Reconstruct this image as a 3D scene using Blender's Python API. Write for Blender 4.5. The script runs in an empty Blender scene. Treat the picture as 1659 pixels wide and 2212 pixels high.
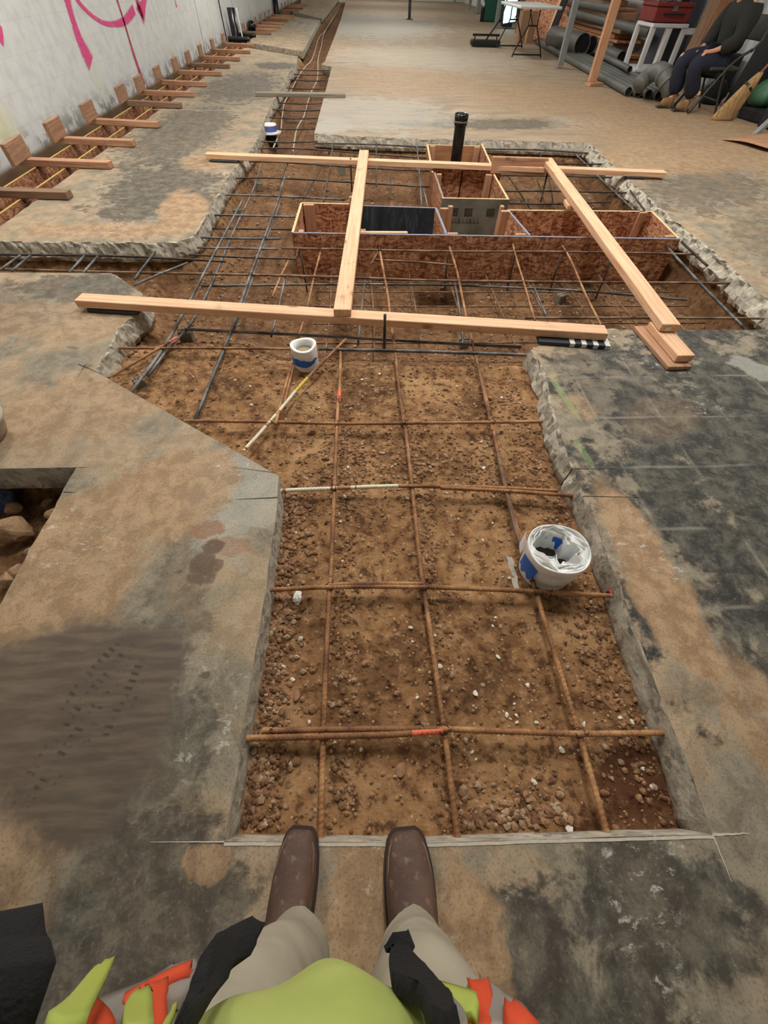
import bpy, bmesh, math, random
import numpy as np
from mathutils import Vector, Matrix
from mathutils.geometry import tessellate_polygon
random.seed(7)
rng = np.random.RandomState(11)
S = bpy.context.scene
COL = S.collection
PI = math.pi

# ------------------------------------------------------------------ camera geometry (measured from vanishing points)
FP = 850.0; CH = 1.18; CX, CY = 829.5, 1106.0
Dn = np.array([-19.5, 614, 850.]); Dn /= np.linalg.norm(Dn)
Fw = np.array([768 - CX, 0, FP]); Fw[1] = -(Fw[0]*Dn[0] + Fw[2]*Dn[2]) / Dn[1]; Fw /= np.linalg.norm(Fw)
Rt = np.cross(Fw, -Dn); Rt /= np.linalg.norm(Rt)
def _ray(u, v):
    d = np.array([(u-CX)/FP, (v-CY)/FP, 1.]); return np.array([d@Rt, d@Fw, -(d@Dn)])
def P(u, v, z=0.0):
    w = _ray(u, v); t = (z-CH)/w[2]; return (float(w[0]*t), float(w[1]*t), z)
def PX(u, v, x):
    w = _ray(u, v); t = x/w[0]; return (x, float(w[1]*t), float(CH+w[2]*t))
def PY(u, v, y):
    w = _ray(u, v); t = y/w[1]; return (float(w[0]*t), y, float(CH+w[2]*t))

# ------------------------------------------------------------------ object helpers
def link(o, parent=None):
    COL.objects.link(o)
    if parent is not None: o.parent = parent
    return o
def tag(o, label=None, cat=None, group=None, kind=None):
    if label: o['label'] = label
    if cat: o['category'] = cat
    if group: o['group'] = group
    if kind: o['kind'] = kind
    return o
def empty(name, loc=(0,0,0), rot=(0,0,0)):
    o = bpy.data.objects.new(name, None); o.empty_display_size = .05
    o.location = loc; o.rotation_euler = rot; return link(o)
def mesh_obj(name, vs, fs, mat, parent=None, smooth=False, mids=None):
    me = bpy.data.meshes.new(name)
    me.from_pydata([tuple(map(float, v)) for v in vs], [], [tuple(int(i) for i in f) for f in fs])
    for m in (mat if isinstance(mat, (list, tuple)) else [mat]): me.materials.append(m)
    if mids is not None: me.polygons.foreach_set('material_index', list(mids))
    if smooth: me.polygons.foreach_set('use_smooth', [True]*len(me.polygons))
    me.update()
    return link(bpy.data.objects.new(name, me), parent)
def bm_obj(name, bm, mat, parent=None, smooth=False):
    me = bpy.data.meshes.new(name); bmesh.ops.recalc_face_normals(bm, faces=bm.faces)
    bm.to_mesh(me); bm.free()
    for m in (mat if isinstance(mat, (list, tuple)) else [mat]): me.materials.append(m)
    if smooth: me.polygons.foreach_set('use_smooth', [True]*len(me.polygons))
    return link(bpy.data.objects.new(name, me), parent)
def copy_tree(o, parent=None):
    c = o.copy(); COL.objects.link(c); c.parent = parent
    for ch in [k for k in bpy.data.objects if k.parent == o]: copy_tree(ch, c)
    return c
def box_bm(bm, cx, cy, cz, sx, sy, sz, M=None, bev=0.0, mi=0):
    r = bmesh.ops.create_cube(bm, size=1.0)
    vs = r['verts']
    T = Matrix.Translation((cx, cy, cz)) @ Matrix.Diagonal((sx, sy, sz, 1))
    if M is not None: T = M @ T
    bmesh.ops.transform(bm, matrix=T, verts=vs)
    fs = list({f for v in vs for f in v.link_faces})
    for f in fs: f.material_index = mi
    if bev > 0:
        es = list({e for v in vs for e in v.link_edges})
        bmesh.ops.bevel(bm, geom=es, offset=bev, segments=1, affect='EDGES')
def box(name, c, s, mat, parent=None, rot=(0,0,0), bev=0.003):
    bm = bmesh.new(); box_bm(bm, 0, 0, 0, s[0], s[1], s[2], bev=bev)
    o = bm_obj(name, bm, mat, parent); o.location = c; o.rotation_euler = rot; return o
def plank(name, a, b, w, t, mat, parent=None, bev=.003, roll=0.0):
    """board from a to b (centre line of its UNDERSIDE), w wide, t thick; local X along it"""
    a = Vector(a); b = Vector(b); d = b-a; L = d.length; x = d.normalized()
    up = Vector((0,0,1)); y = up.cross(x)
    if y.length < 1e-4: y = Vector((0,1,0))
    y.normalize(); z = x.cross(y)
    bm = bmesh.new(); n = max(1, int(L/.25))
    box_bm(bm, 0, 0, 0, L, w, t, bev=bev)
    o = bm_obj(name, bm, mat, parent)
    R3 = Matrix((x, y, z)).transposed().to_4x4()
    o.matrix_world = Matrix.Translation((a+b)/2 + z*t/2) @ R3 @ Matrix.Rotation(roll, 4, 'X')
    return o
def lathe(bm, prof, n=24, M=None, mi=0, cap=False):
    rings = []
    for r, z in prof:
        rings.append([bm.verts.new((r*math.cos(2*PI*k/n), r*math.sin(2*PI*k/n), z)) for k in range(n)])
    for a, b in zip(rings, rings[1:]):
        for k in range(n):
            f = bm.faces.new((a[k], a[(k+1)%n], b[(k+1)%n], b[k])); f.material_index = mi
    if cap:
        for rg in (rings[0], rings[-1]):
            f = bm.faces.new(rg); f.material_index = mi
    if M is not None: bmesh.ops.transform(bm, matrix=M, verts=[v for r in rings for v in r])
def catmull(pts, step):
    pts = [np.array(p, float) for p in pts]
    if len(pts) == 2:
        L = np.linalg.norm(pts[1]-pts[0]); n = max(1, int(round(L/step)))
        return [pts[0] + (pts[1]-pts[0])*k/n for k in range(n+1)]
    out = []; ex = [2*pts[0]-pts[1]] + pts + [2*pts[-1]-pts[-2]]
    for i in range(1, len(ex)-2):
        p0, p1, p2, p3 = ex[i-1:i+3]; n = max(1, int(round(np.linalg.norm(p2-p1)/step)))
        for k in range(n):
            t = k/n
            out.append(.5*((2*p1)+(-p0+p2)*t+(2*p0-5*p1+4*p2-p3)*t*t+(-p0+3*p1-3*p2+p3)*t**3))
    out.append(pts[-1]); return out
def tube_data(path, r, n=8, ribs=False, cap=True, rf=None):
    vs = []; fs = []; path = [np.array(p, float) for p in path]; m = len(path); s = 0
    ref = None
    for i, p in enumerate(path):
        t = path[min(i+1, m-1)] - path[max(i-1, 0)]; t /= (np.linalg.norm(t)+1e-12)
        if ref is None:
            ref = np.array([0,0,1.]) if abs(t[2]) < .9 else np.array([1.,0,0])
        a = np.cross(t, ref); a /= np.linalg.norm(a); b = np.cross(a, t); ref = b
        if i: s += np.linalg.norm(path[i]-path[i-1])
        for k in range(n):
            th = 2*PI*k/n; rr = r if rf is None else rf(s)
            if ribs: rr += .0016*max(0, math.sin(2*PI*s/.0125 + th*1.0)) - .0003
            vs.append(p + rr*(a*math.cos(th) + b*math.sin(th)))
    for i in range(m-1):
        for k in range(n):
            fs.append((i*n+k, i*n+(k+1)%n, (i+1)*n+(k+1)%n, (i+1)*n+k))
    if cap:
        fs.append(tuple(range(n-1, -1, -1))); fs.append(tuple((m-1)*n+k for k in range(n)))
    return vs, fs
def tube(name, pts, r, mat, parent=None, n=8, step=.05, smooth=True, **kw):
    vs, fs = tube_data(catmull(pts, step), r, n, **kw)
    return mesh_obj(name, vs, fs, mat, parent, smooth)

# ------------------------------------------------------------------ node material helpers
class NT:
    def __init__(s, name):
        s.m = bpy.data.materials.new(name); s.m.use_nodes = True; s.t = s.m.node_tree; s.t.nodes.clear()
        s.out = s.t.nodes.new('ShaderNodeOutputMaterial'); s.b = s.t.nodes.new('ShaderNodeBsdfPrincipled')
        s.t.links.new(s.b.outputs[0], s.out.inputs[0]); s._c = None
    def set(s, inp, v):
        if v is None: return
        if hasattr(v, 'is_linked') or isinstance(v, bpy.types.NodeSocket): s.t.links.new(v, inp)
        else: inp.default_value = v
    def n(s, typ): return s.t.nodes.new(typ)
    def co(s, which='Object'):
        if s._c is None: s._c = s.n('ShaderNodeTexCoord')
        return s._c.outputs[which]
    def world(s):
        g = s.n('ShaderNodeNewGeometry'); return g.outputs['Position']
    def mapping(s, v, scale=(1,1,1), rot=(0,0,0), loc=(0,0,0)):
        n = s.n('ShaderNodeMapping'); s.set(n.inputs[0], v); n.inputs[1].default_value = loc
        n.inputs[2].default_value = rot; n.inputs[3].default_value = scale; return n.outputs[0]
    def noise(s, v, scale, detail=4, rough=.55, dist=0, color=False):
        n = s.n('ShaderNodeTexNoise'); s.set(n.inputs['Vector'], v); n.inputs['Scale'].default_value = scale
        n.inputs['Detail'].default_value = detail; n.inputs['Roughness'].default_value = rough
        n.inputs['Distortion'].default_value = dist; return n.outputs['Color' if color else 0]
    def voro(s, v, scale, out='Distance', feat='F1', rnd=1):
        n = s.n('ShaderNodeTexVoronoi'); n.feature = feat; s.set(n.inputs['Vector'], v); n.inputs['Scale'].default_value = scale
        n.inputs['Randomness'].default_value = rnd; return n.outputs[out]
    def math(s, op, a, b=None, clamp=False):
        n = s.n('ShaderNodeMath'); n.operation = op; n.use_clamp = clamp; s.set(n.inputs[0], a)
        if b is not None: s.set(n.inputs[1], b)
        return n.outputs[0]
    def vmath(s, op, a, b=None):
        n = s.n('ShaderNodeVectorMath'); n.operation = op; s.set(n.inputs[0], a)
        if b is not None: s.set(n.inputs[1], b)
        return n.outputs['Value' if op in ('LENGTH','DOT_PRODUCT') else 0]
    def rng(s, v, a, b, c=0., d=1., smooth=True):
        n = s.n('ShaderNodeMapRange'); n.interpolation_type = 'SMOOTHSTEP' if smooth else 'LINEAR'
        s.set(n.inputs[0], v)
        for i, k in enumerate((a, b, c, d)): n.inputs[i+1].default_value = k
        return n.outputs[0]
    def mix(s, f, a, b, mode='MIX'):
        n = s.n('ShaderNodeMix'); n.data_type = 'RGBA'; n.blend_type = mode
        s.set(n.inputs[0], f); s.set(n.inputs[6], c4(a)); s.set(n.inputs[7], c4(b)); return n.outputs[2]
    def ramp(s, f, stops):
        n = s.n('ShaderNodeValToRGB'); s.set(n.inputs[0], f); e = n.color_ramp.elements
        while len(e) < len(stops): e.new(.5)
        for q, (p, c) in zip(e, stops): q.position = p; q.color = c4(c)
        return n.outputs[0]
    def sep(s, v, i):
        n = s.n('ShaderNodeSeparateXYZ'); s.set(n.inputs[0], v); return n.outputs[i]
    def bump(s, h, strength=.5, dist=.01, prev=None):
        n = s.n('ShaderNodeBump'); n.inputs['Strength'].default_value = strength; n.inputs['Distance'].default_value = dist
        s.set(n.inputs['Height'], h)
        if prev is not None: s.set(n.inputs['Normal'], prev)
        return n.outputs[0]
    def fin(s, col=None, rough=.8, normal=None, metal=0., spec=None, **kw):
        s.set(s.b.inputs['Base Color'], c4(col)); s.set(s.b.inputs['Roughness'], rough); s.set(s.b.inputs['Metallic'], metal)
        if normal is not None: s.set(s.b.inputs['Normal'], normal)
        if spec is not None: s.b.inputs['Specular IOR Level'].default_value = spec
        for k, v in kw.items(): s.set(s.b.inputs[k], v)
        return s.m
def c4(c):
    if isinstance(c, tuple) and len(c) == 3: return (c[0], c[1], c[2], 1.)
    return c
def rgb(r, g, b):
    f = lambda x: ((x/255+.055)/1.055)**2.4 if x > 10 else x/255/12.92
    return (f(r), f(g), f(b), 1.)

def plain(name, c, rough=.6, metal=0., bumps=0, nscale=30, var=.12, spec=None):
    t = NT(name); co = t.co(); nz = t.noise(co, nscale, 4)
    a = tuple(x*(1-var) for x in c[:3]); b = tuple(min(1, x*(1+var)) for x in c[:3])
    col = t.mix(nz, a, b)
    nm = t.bump(nz, bumps, .01) if bumps else None
    return t.fin(col, rough, nm, metal, spec)
def wood(name, light, dark, gx=1.0, rough=.75, knots=True):
    t = NT(name); co = t.co(); oi = t.n('ShaderNodeObjectInfo')
    off = t.vmath('SCALE', (7.3, 3.1, 5.7)); n = off.node; t.set(n.inputs['Scale'], t.math('MULTIPLY', oi.outputs['Random'], 9.))
    v = t.vmath('ADD', co, off)
    g = t.noise(t.mapping(v, (1.2, 26, 26)), 2.2, 5, .6, .6)
    g2 = t.noise(t.mapping(v, (.6, 4, 4)), 1.5, 3)
    col = t.mix(t.rng(g, .35, .7), light, dark)
    col = t.mix(t.math('MULTIPLY', t.rng(g2, .4, .75), .5), col, tuple(x*.72 for x in light[:3])+(1,))
    if knots:
        d = t.voro(t.mapping(v, (1, 3.2, 2.2)), 2.4)
        col = t.mix(t.math('MULTIPLY', t.rng(d, .11, .03), .8), col, tuple(x*.4 for x in dark[:3])+(1,))
    dirt = t.noise(v, 9, 4)
    col = t.mix(t.math('MULTIPLY', t.rng(dirt, .58, .75), .35), col, rgb(112, 80, 52))
    return t.fin(col, rough, t.bump(g, .25, .004))
def osb(name, tint=(1,1,1)):
    t = NT(name); co = t.co(); oi = t.n('ShaderNodeObjectInfo')
    off = t.vmath('SCALE', (5.3, 3.9, 6.7)); t.set(off.node.inputs['Scale'], t.math('MULTIPLY', oi.outputs['Random'], 9.))
    v = t.vmath('ADD', co, off)
    w = t.vmath('ADD', v, t.vmath('SCALE', t.noise(v, 6, 2, color=True)))
    w.node.inputs[1].links[0].from_node.inputs['Scale'].default_value = .12
    c1 = t.voro(t.mapping(w, (1, 1, 4.2), (0, .7, 0)), 22, 'Color')
    c2 = t.voro(t.mapping(w, (4.0, 1, 1), (0, .4, 0)), 20, 'Color')
    c3 = t.voro(t.mapping(w, (1, 1, 4.5), (0, -.5, 0)), 26, 'Color')
    f = t.math('ADD', t.math('ADD', t.math('MULTIPLY', t.sep(c1, 0), .4), t.math('MULTIPLY', t.sep(c2, 1), .3)), t.math('MULTIPLY', t.sep(c3, 2), .3))
    k = lambda r, g, b: tuple(x*y for x, y in zip(rgb(r, g, b)[:3], tint))
    col = t.ramp(f, [(.2, k(104, 56, 34)), (.38, k(158, 100, 68)), (.58, k(190, 134, 98)), (.8, k(222, 178, 140))])
    e = t.voro(t.mapping(w, (1, 1, 3.4), (.3, .9, .2)), 16, 'Distance', 'F1')
    col = t.mix(t.math('MULTIPLY', t.rng(t.noise(co, 5, 4), .5, .7), .3), col, k(120, 70, 44))
    return t.fin(col, .7, t.bump(f, .35, .004))
# --- steel / rust
def rebar_mat(name, a, b, c, metal=.25, rough=.7):
    t = NT(name); co = t.co(); n1 = t.noise(co, 9, 4); n2 = t.noise(co, 90, 3)
    col = t.ramp(n1, [(.35, a), (.5, b), (.68, c)])
    col = t.mix(t.math('MULTIPLY', t.rng(n2, .5, .7), .45), col, tuple(x*.45 for x in a[:3])+(1,))
    return t.fin(col, rough, t.bump(n2, .3, .002), metal)
M_rust = rebar_mat('rebar_rust', rgb(112, 74, 46), rgb(154, 106, 66), rgb(190, 144, 96), .05)
M_steel = rebar_mat('rebar_steel', rgb(62, 60, 58), rgb(104, 104, 104), rgb(140, 138, 134), .35, .5)
M_mixed = rebar_mat('rebar_mixed', rgb(88, 64, 48), rgb(128, 98, 74), rgb(150, 128, 106), .15)
M_darks = rebar_mat('rebar_dark', rgb(44, 40, 37), rgb(66, 60, 54), rgb(96, 84, 72), .3, .55)
M_whitep = plain('paint_white', rgb(228, 222, 196), .6, nscale=120, var=.25)
M_orangep = plain('paint_orange', rgb(232, 116, 80), .6, nscale=120, var=.2)
M_yellowp = plain('paint_yellow', rgb(214, 184, 70), .6, nscale=80, var=.3)
M_redp = plain('paint_red', rgb(190, 44, 62), .7, nscale=60, var=.3)
M_tie = plain('tie_wire', rgb(58, 42, 32), .6, .4)
# --- wood
M_fir = wood('fir_lumber', rgb(238, 196, 158), rgb(214, 160, 118))
M_fir2 = wood('fir_lumber_dull', rgb(196, 150, 116), rgb(160, 112, 80))
M_fir3 = wood('weathered_lumber', rgb(150, 118, 92), rgb(112, 82, 62))
M_fir4 = wood('block_lumber', rgb(176, 136, 106), rgb(140, 102, 76))
M_grayw = wood('grey_lumber', rgb(150, 140, 122), rgb(116, 106, 92), knots=False)
M_osb = osb('osb_panel'); M_osbd = osb('osb_panel_dull', (.72, .68, .66)); M_osbl = osb('osb_light', (1.15, 1.12, 1.08))
M_ply = wood('plywood_face', rgb(176, 124, 84), rgb(150, 100, 66), knots=False)
M_edgey = plain('osb_edge', rgb(222, 190, 140), .8, var=.2, nscale=60)
M_edgeyy = plain('osb_edge_yellow', rgb(196, 164, 84), .8, var=.25, nscale=60)
M_blue_chalk = plain('edge_blue', rgb(128, 134, 150), .8, var=.2, nscale=50)
M_blk = plain('black_plastic', rgb(14, 14, 16), .25, var=.3)
M_blkm = plain('black_matte', rgb(20, 19, 20), .75, var=.3)
M_shim = plain('shim_black', rgb(34, 38, 48), .5, var=.2)
M_white = plain('white_plastic', rgb(214, 212, 208), .45, var=.05)
def foam_mat():
    t = NT('white_foam'); co = t.co(); n1 = t.noise(co, 60, 4); n2 = t.noise(co, 14, 3)
    col = t.mix(t.rng(n2, .45, .8), rgb(240, 240, 238), rgb(204, 204, 200))
    dirt = t.math('MULTIPLY', t.rng(t.sep(co, 2), -.03, -.115), t.rng(t.noise(co, 26, 4), .46, .62))
    col = t.mix(t.math('MULTIPLY', dirt, .7), col, rgb(140, 104, 72))
    return t.fin(col, .55, t.bump(n1, .2, .003), **{'Subsurface Weight': .15, 'Subsurface Scale': .01})
M_foam = foam_mat()
M_tape = plain('blue_tape', rgb(36, 104, 206), .5, var=.15, nscale=25)

# ------------------------------------------------------------------ numpy noise
_G = {}
def vnoise(x, y, seed=0):
    if seed not in _G: _G[seed] = np.random.RandomState(seed+99).rand(256, 256)
    g = _G[seed]; xi = np.floor(x).astype(int); yi = np.floor(y).astype(int); fx = x-xi; fy = y-yi
    fx = fx*fx*(3-2*fx); fy = fy*fy*(3-2*fy); a = xi & 255; b = yi & 255; a1 = (a+1) & 255; b1 = (b+1) & 255
    return (g[a, b]*(1-fx)+g[a1, b]*fx)*(1-fy) + (g[a, b1]*(1-fx)+g[a1, b1]*fx)*fy
def fbm(x, y, f, octs=4, seed=0):
    s = 0; a = 1; tot = 0
    for o in range(octs):
        s = s + a*vnoise(x*f, y*f, seed+o); tot += a; f *= 2.03; a *= .5
    return s/tot - .5

# ------------------------------------------------------------------ slab outline (measured points on z = 0)
def W(l): return [P(u, v, 0)[:2] for u, v in l]
near_left = W([(485,1817)]) + [(-.345,.17), (-.336,.54), (-.340,.9), (-.349,1.038)]
diag = [(-1.319,1.74)]
left_slab = W([(255,710),(300,672),(310,645),(305,632),(242,590)]) + [(-3.42,2.81)]
far_left_edge = W([(330,525),(385,520),(410,515),(437,478),(450,455),(480,400),(500,372),(545,320),(560,290),(573,255),(585,225),(600,205),(615,180),(625,155),(640,145),(643,122)])
trench_right = [(-.60,40), (-.60,24), (-.64,18), (-.69,12.5), (-.74,12.1), (-.517,11.83)] + W([(679,288)])
pit_far = W([(735,293),(921,300),(1043,302),(1275,309)])
pit_right = W([(1310,344),(1350,383),(1413,435),(1457,479),(1512,518),(1556,554),(1604,598),(1643,634),(1659,650)]) + [(2.56,2.08)]
pit_near = W([(1477,713),(1389,713),(1318,709),(1240,716),(1175,741),(1145,757)])
right_edge = W([(1160,775),(1175,797),(1199,904),(1238,1007),(1260,1071),(1286,1127),(1318,1218),(1342,1266),(1365,1350),(1380,1382),(1443,1544),(1490,1665),(1538,1802)])
near_edge = W([(1180,1812),(930,1820)])
XL, XR, YN, YF = -3.42, 6.6, -3.2, 40.0
hole_left = [(-1.148,1.103),(-1.15,.2),(-2.3,.2),(-2.3,1.108)]

def densify(path, closed, kinds, step):
    """kinds: per-edge (amp) ; returns list (x,y,amp)"""
    out = []; n = len(path); m = n if closed else n-1
    for i in range(m):
        a = np.array(path[i]); b = np.array(path[(i+1) % n]); amp = kinds[i]
        L = np.linalg.norm(b-a); st = step if amp is not None else 5.0
        if a[1] > 9 and amp is not None: st = .12
        k = max(1, int(L/st))
        for j in range(k): out.append((*(a+(b-a)*j/k), amp))
    return out
class SlabB:
    def __init__(s): s.v = []; s.f = []; s.m = []
    def add(s, loops, z0=0.0, thick=.115):
        """loops: list of [(pts, kinds)], solid lies to the RIGHT of hole outlines; first is the outer"""
        tl = []; base0 = len(s.v); idx = []
        for pts, kinds in loops:
            d = densify(pts, True, kinds, .022)
            n = len(d); xy = np.array([(q[0], q[1]) for q in d]); amps = [q[2] for q in d]
            area = .5*sum(xy[i][0]*xy[(i+1)%n][1]-xy[(i+1)%n][0]*xy[i][1] for i in range(n))
            # outward normal (away from the concrete) for an outer CCW loop, flipped for a hole loop
            sgn = 1 if area > 0 else -1
            if pts is not loops[0][0]: sgn = -sgn
            nr = np.zeros((n, 2))
            for i in range(n):
                t = xy[(i+1)%n]-xy[i-1]; t /= np.linalg.norm(t)+1e-9; nr[i] = (t[1]*sgn, -t[0]*sgn)
            rough = np.array([0 if a is None else a for a in amps])
            rough = np.minimum(rough, np.roll(rough, 1))
            j1 = fbm(xy[:,0], xy[:,1], 9, 4, 3); j2 = fbm(xy[:,0]+7, xy[:,1], 30, 3, 5)
            top = xy + nr*((j1*1.2+j2*.7)*rough)[:, None]
            loopidx = []
            b = len(s.v)
            prof = [(0, 0.0), (.10, .006), (.35, .028), (.75, .06), (1.0, .088), (.8, thick)]
            for k, (o, dz) in enumerate(prof):
                jj = fbm(xy[:,0]*1.3+k*3.1, xy[:,1]*1.3, 14, 4, 20+k)
                jf = fbm(xy[:,0]*1.3+k*5.1, xy[:,1]*1.3, 40, 2, 31+k)
                off = (0 if k == 0 else 1)*(rough*(o*1.1 + jj*1.5 + jf*.9) + o*.004)
                q = top + nr*off[:, None]
                for i in range(n):
                    zz = z0-dz
                    if rough[i] > .02 and 0 < k < 5: zz += jf[i]*.016
                    s.v.append((q[i][0], q[i][1], zz))
            for k in range(len(prof)-1):
                for i in range(n):
                    a = b+k*n+i; a1 = b+k*n+(i+1)%n
                    if amps[i] is None: pass
                    fc = (a, a1, a1+n, a+n)
                    s.f.append(fc if sgn > 0 else fc[::-1]); s.m.append(1)
            tl.append([Vector((s.v[b+i][0], s.v[b+i][1], 0)) for i in range(n)]); idx += list(range(b, b+n))
        for tri in tessellate_polygon(tl):
            a, b2, c = [idx[i] for i in tri]
            pa, pb, pc = s.v[a], s.v[b2], s.v[c]
            if (pb[0]-pa[0])*(pc[1]-pa[1])-(pb[1]-pa[1])*(pc[0]-pa[0]) < 0: b2, c = c, b2
            s.f.append((a, b2, c)); s.m.append(0)
SB = SlabB()
# big right + near + left piece
pts = []; kin = []
def seg(l, amp):
    for q in l: pts.append(q); kin.append(amp)
seg(trench_right[:-1], .004); seg([trench_right[-1]], .014)
seg(pit_far[:-1], .014); seg([pit_far[-1]], .05)
seg(pit_right[:-1], .05); seg([pit_right[-1]], .012)
seg(pit_near, .016)
seg(right_edge[:4], .022); seg(right_edge[4:-1], .006); seg([right_edge[-1]], .002)
seg(near_edge, .002); seg(near_left, .004); seg(diag[:1], .02)
seg(left_slab[:4], .022); seg([left_slab[4]], .004); seg([left_slab[-1]], None)
seg([(XL, YN), (XR, YN), (XR, YF)], None)
kin[near_edge and pts.index(near_left[-1])] = .0015
SB.add([(pts, kin), (hole_left, [.012, .02, None, .003])])
MAIN_HOLE_EDGE = None
# island A, B, C (between the wall slot and the far trench)
A = [(-2.68,3.30),(-2.3,3.285)] + far_left_edge + [(-2.6,14.55),(-2.68,14.5)]
SB.add([(A[::-1], [.01] + [.012, .006] + [.016]*13 + [.03]*3 + [.012]*(len(A)-19))])
SB.add([([(-2.8,15.7),(-1.27,14.1),(-1.30,18),(-1.33,23.0),(-2.9,25.6),(-2.85,20)], [.006]*6)])
SB.add([([(-2.95,27.7),(-1.33,24.0),(-1.25,30),(-1.1,40),(-2.9,40)], [.006]*5)])

# ------------------------------------------------------------------ floor materials
def blobsum(t, pos, nz, lst, warp=.12):
    wv = t.vmath('SUBTRACT', t.noise(pos, 11, 5, .65, color=True), (.5, .5, .5)); wv = t.vmath('SCALE', wv); wv.node.inputs['Scale'].default_value = warp
    wp = t.vmath('ADD', pos, wv)
    acc = None
    for (cx, cy, rx, ry, rot, amt) in lst:
        v = t.mapping(pos, (1/rx, 1/ry, 0), (0, 0, rot)) if False else None
        d = t.vmath('SUBTRACT', wp, (cx, cy, 0.))
        if rot:
            r = t.n('ShaderNodeVectorRotate'); r.rotation_type = 'Z_AXIS'; t.set(r.inputs['Vector'], d); r.inputs['Angle'].default_value = -rot; d = r.outputs[0]
        d = t.vmath('MULTIPLY', d, (1/rx, 1/ry, 0.)); l = t.vmath('LENGTH', d)
        l = t.math('ADD', l, nz)
        m = t.rng(l, 1.12, .80, 0., amt)
        acc = m if acc is None else t.math('MAXIMUM', acc, m)
    return acc
def floor_mat():
    t = NT('concrete_slab'); pos = t.world()
    big = t.noise(pos, .8, 5, .6, .4); mid = t.noise(pos, 3.5, 6, .62, .6); fine = t.noise(pos, 30, 5, .6)
    vf = t.noise(pos, 160, 3, .5)
    streak = t.noise(t.mapping(pos, (1, 3.5, 1), (0, 0, .12)), 2.0, 5, .6, .8)
    f2 = t.noise(pos, 13, 9, .72, .3)
    nz = t.math('ADD', t.math('MULTIPLY', t.math('SUBTRACT', mid, .5), 2.4), t.math('MULTIPLY', t.math('SUBTRACT', f2, .5), 1.3))
    nzs = t.math('MULTIPLY', nz, .5)
    mott = t.rng(f2, .40, .60)
    tan = t.mix(mott, rgb(156, 134, 106), rgb(178, 155, 126))
    grey = t.mix(mott, rgb(120, 112, 96), rgb(150, 139, 118))
    slate = t.mix(t.rng(f2, .38, .66), rgb(50, 50, 47), rgb(104, 100, 88))
    # base: tan <-> grey by noise
    col = t.mix(t.rng(t.math('ADD', mid, t.math('MULTIPLY', t.math('SUBTRACT', f2, .5), .35)), .45, .60), tan, grey)
    far = t.rng(t.sep(pos, 1), 3.5, 6.5)
    fartan = t.mix(t.rng(streak, .35, .7), rgb(172, 150, 124), rgb(142, 126, 104))
    onright = t.rng(t.sep(pos, 0), -.8, -.5)
    col = t.mix(t.math('MULTIPLY', far, onright), col, fartan)
    # right pit-side region
    # dark slate areas
    sl = blobsum(t, pos, nz, [(2.1,1.0,1.25,1.25,0,1),(1.7,.3,.75,.9,0,.95),(1.6,-.5,.8,.6,0,1),(.35,-.5,.35,.30,0,.9),(.62,-.22,.28,.14,0,.85),(-.45,-.35,.2,.35,0,.8),(-.75,.0,.28,.35,.3,.5),(-.62,-.3,.32,.36,0,.85),(-1.1,-.2,.5,.35,0,.5),(-.52,.12,.14,.2,0,.6),(1.25,1.5,.35,.5,0,.7),
        (-1.75,4.4,.5,1.0,.2,.8),(-2.1,6.5,.5,1.6,0,.7),(-1.9,9.5,.6,1.5,0,.75),(-1.6,11.8,.45,.5,0,.85),(3.3,4.6,.9,.5,.6,.6),(3.7,3.4,1.0,.7,.7,.5),(1.8,7.1,1.2,.28,.1,.7),(-1.7,2.6,.4,.2,.1,.7),(-.62,.42,.12,.35,0,.5),(-.5,1.15,.12,.2,.5,.45),(-1.0,1.6,.25,.1,-.5,.45),
        (-2.2,2.3,.5,.3,0,.5),(-.58,.05,.16,.2,0,.6)])
    col = t.mix(sl, col, slate)
    lt = blobsum(t, pos, nz, [(.2,7.6,1.2,1.1,0,.5),(1.6,13.5,2.2,2.2,0,.35),(2.02,1.72,.07,.16,.5,.6),(.55,22,2.5,5,0,.7),(-.35,6.9,.25,.5,0,.7),(-.48,1.0,.2,.3,0,.55),(3.0,7.2,.5,.5,0,.4)])
    col = t.mix(lt, col, t.mix(fine, rgb(164, 162, 150), rgb(190, 188, 176)))
    # tan clay dust
    tn = blobsum(t, pos, nzs, [(.96,.55,.10,.42,.08,.95),(1.06,.1,.11,.22,.1,.7),(2.15,.75,.5,.35,0,.65),(1.9,-.1,.45,.35,0,.4),(-.72,.98,.28,.22,.4,.85),(-1.0,.55,.24,.5,-.1,.8),(-1.3,1.45,.35,.25,.2,.6),
        (.18,-.26,.085,.15,0,.9),(-.02,-.25,.09,.28,0,.9),(-.95,-.15,.3,.32,0,.55),(-.37,-.095,.05,.03,0,.7),(1.0,1.42,.08,.1,0,.5),(1.35,1.35,.22,.12,.5,.2),(-1.45,3.9,.2,.5,.2,.9),(-1.8,3.5,.6,.16,0,.8),(-1.5,5.3,.3,.4,0,.7),(-1.6,2.2,.6,.22,-.1,.5),
        (3.4,5.6,1.5,.6,.3,.7),(4.5,7.0,1.8,2.0,0,.65),(3.3,9.0,1.5,1.5,0,.6),(.9,10.5,1.3,1.6,0,.5)])
    col = t.mix(tn, col, t.mix(mott, rgb(152, 122, 90), rgb(182, 150, 114)))
    # warm rust bloom, green layout paint, oil / wet marks
    col = t.mix(blobsum(t, pos, nzs, [(-.585,.79,.06,.03,.2,.6),(-.47,.72,.09,.035,-.2,.4),(-.86,.42,.03,.02,.4,.6)]), col, rgb(146, 88, 58))
    col = t.mix(blobsum(t, pos, nzs, [(.945,1.5,.016,.2,.12,.38),(.91,1.14,.015,.1,.12,.3)], .02), col, rgb(150, 176, 112))
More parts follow.
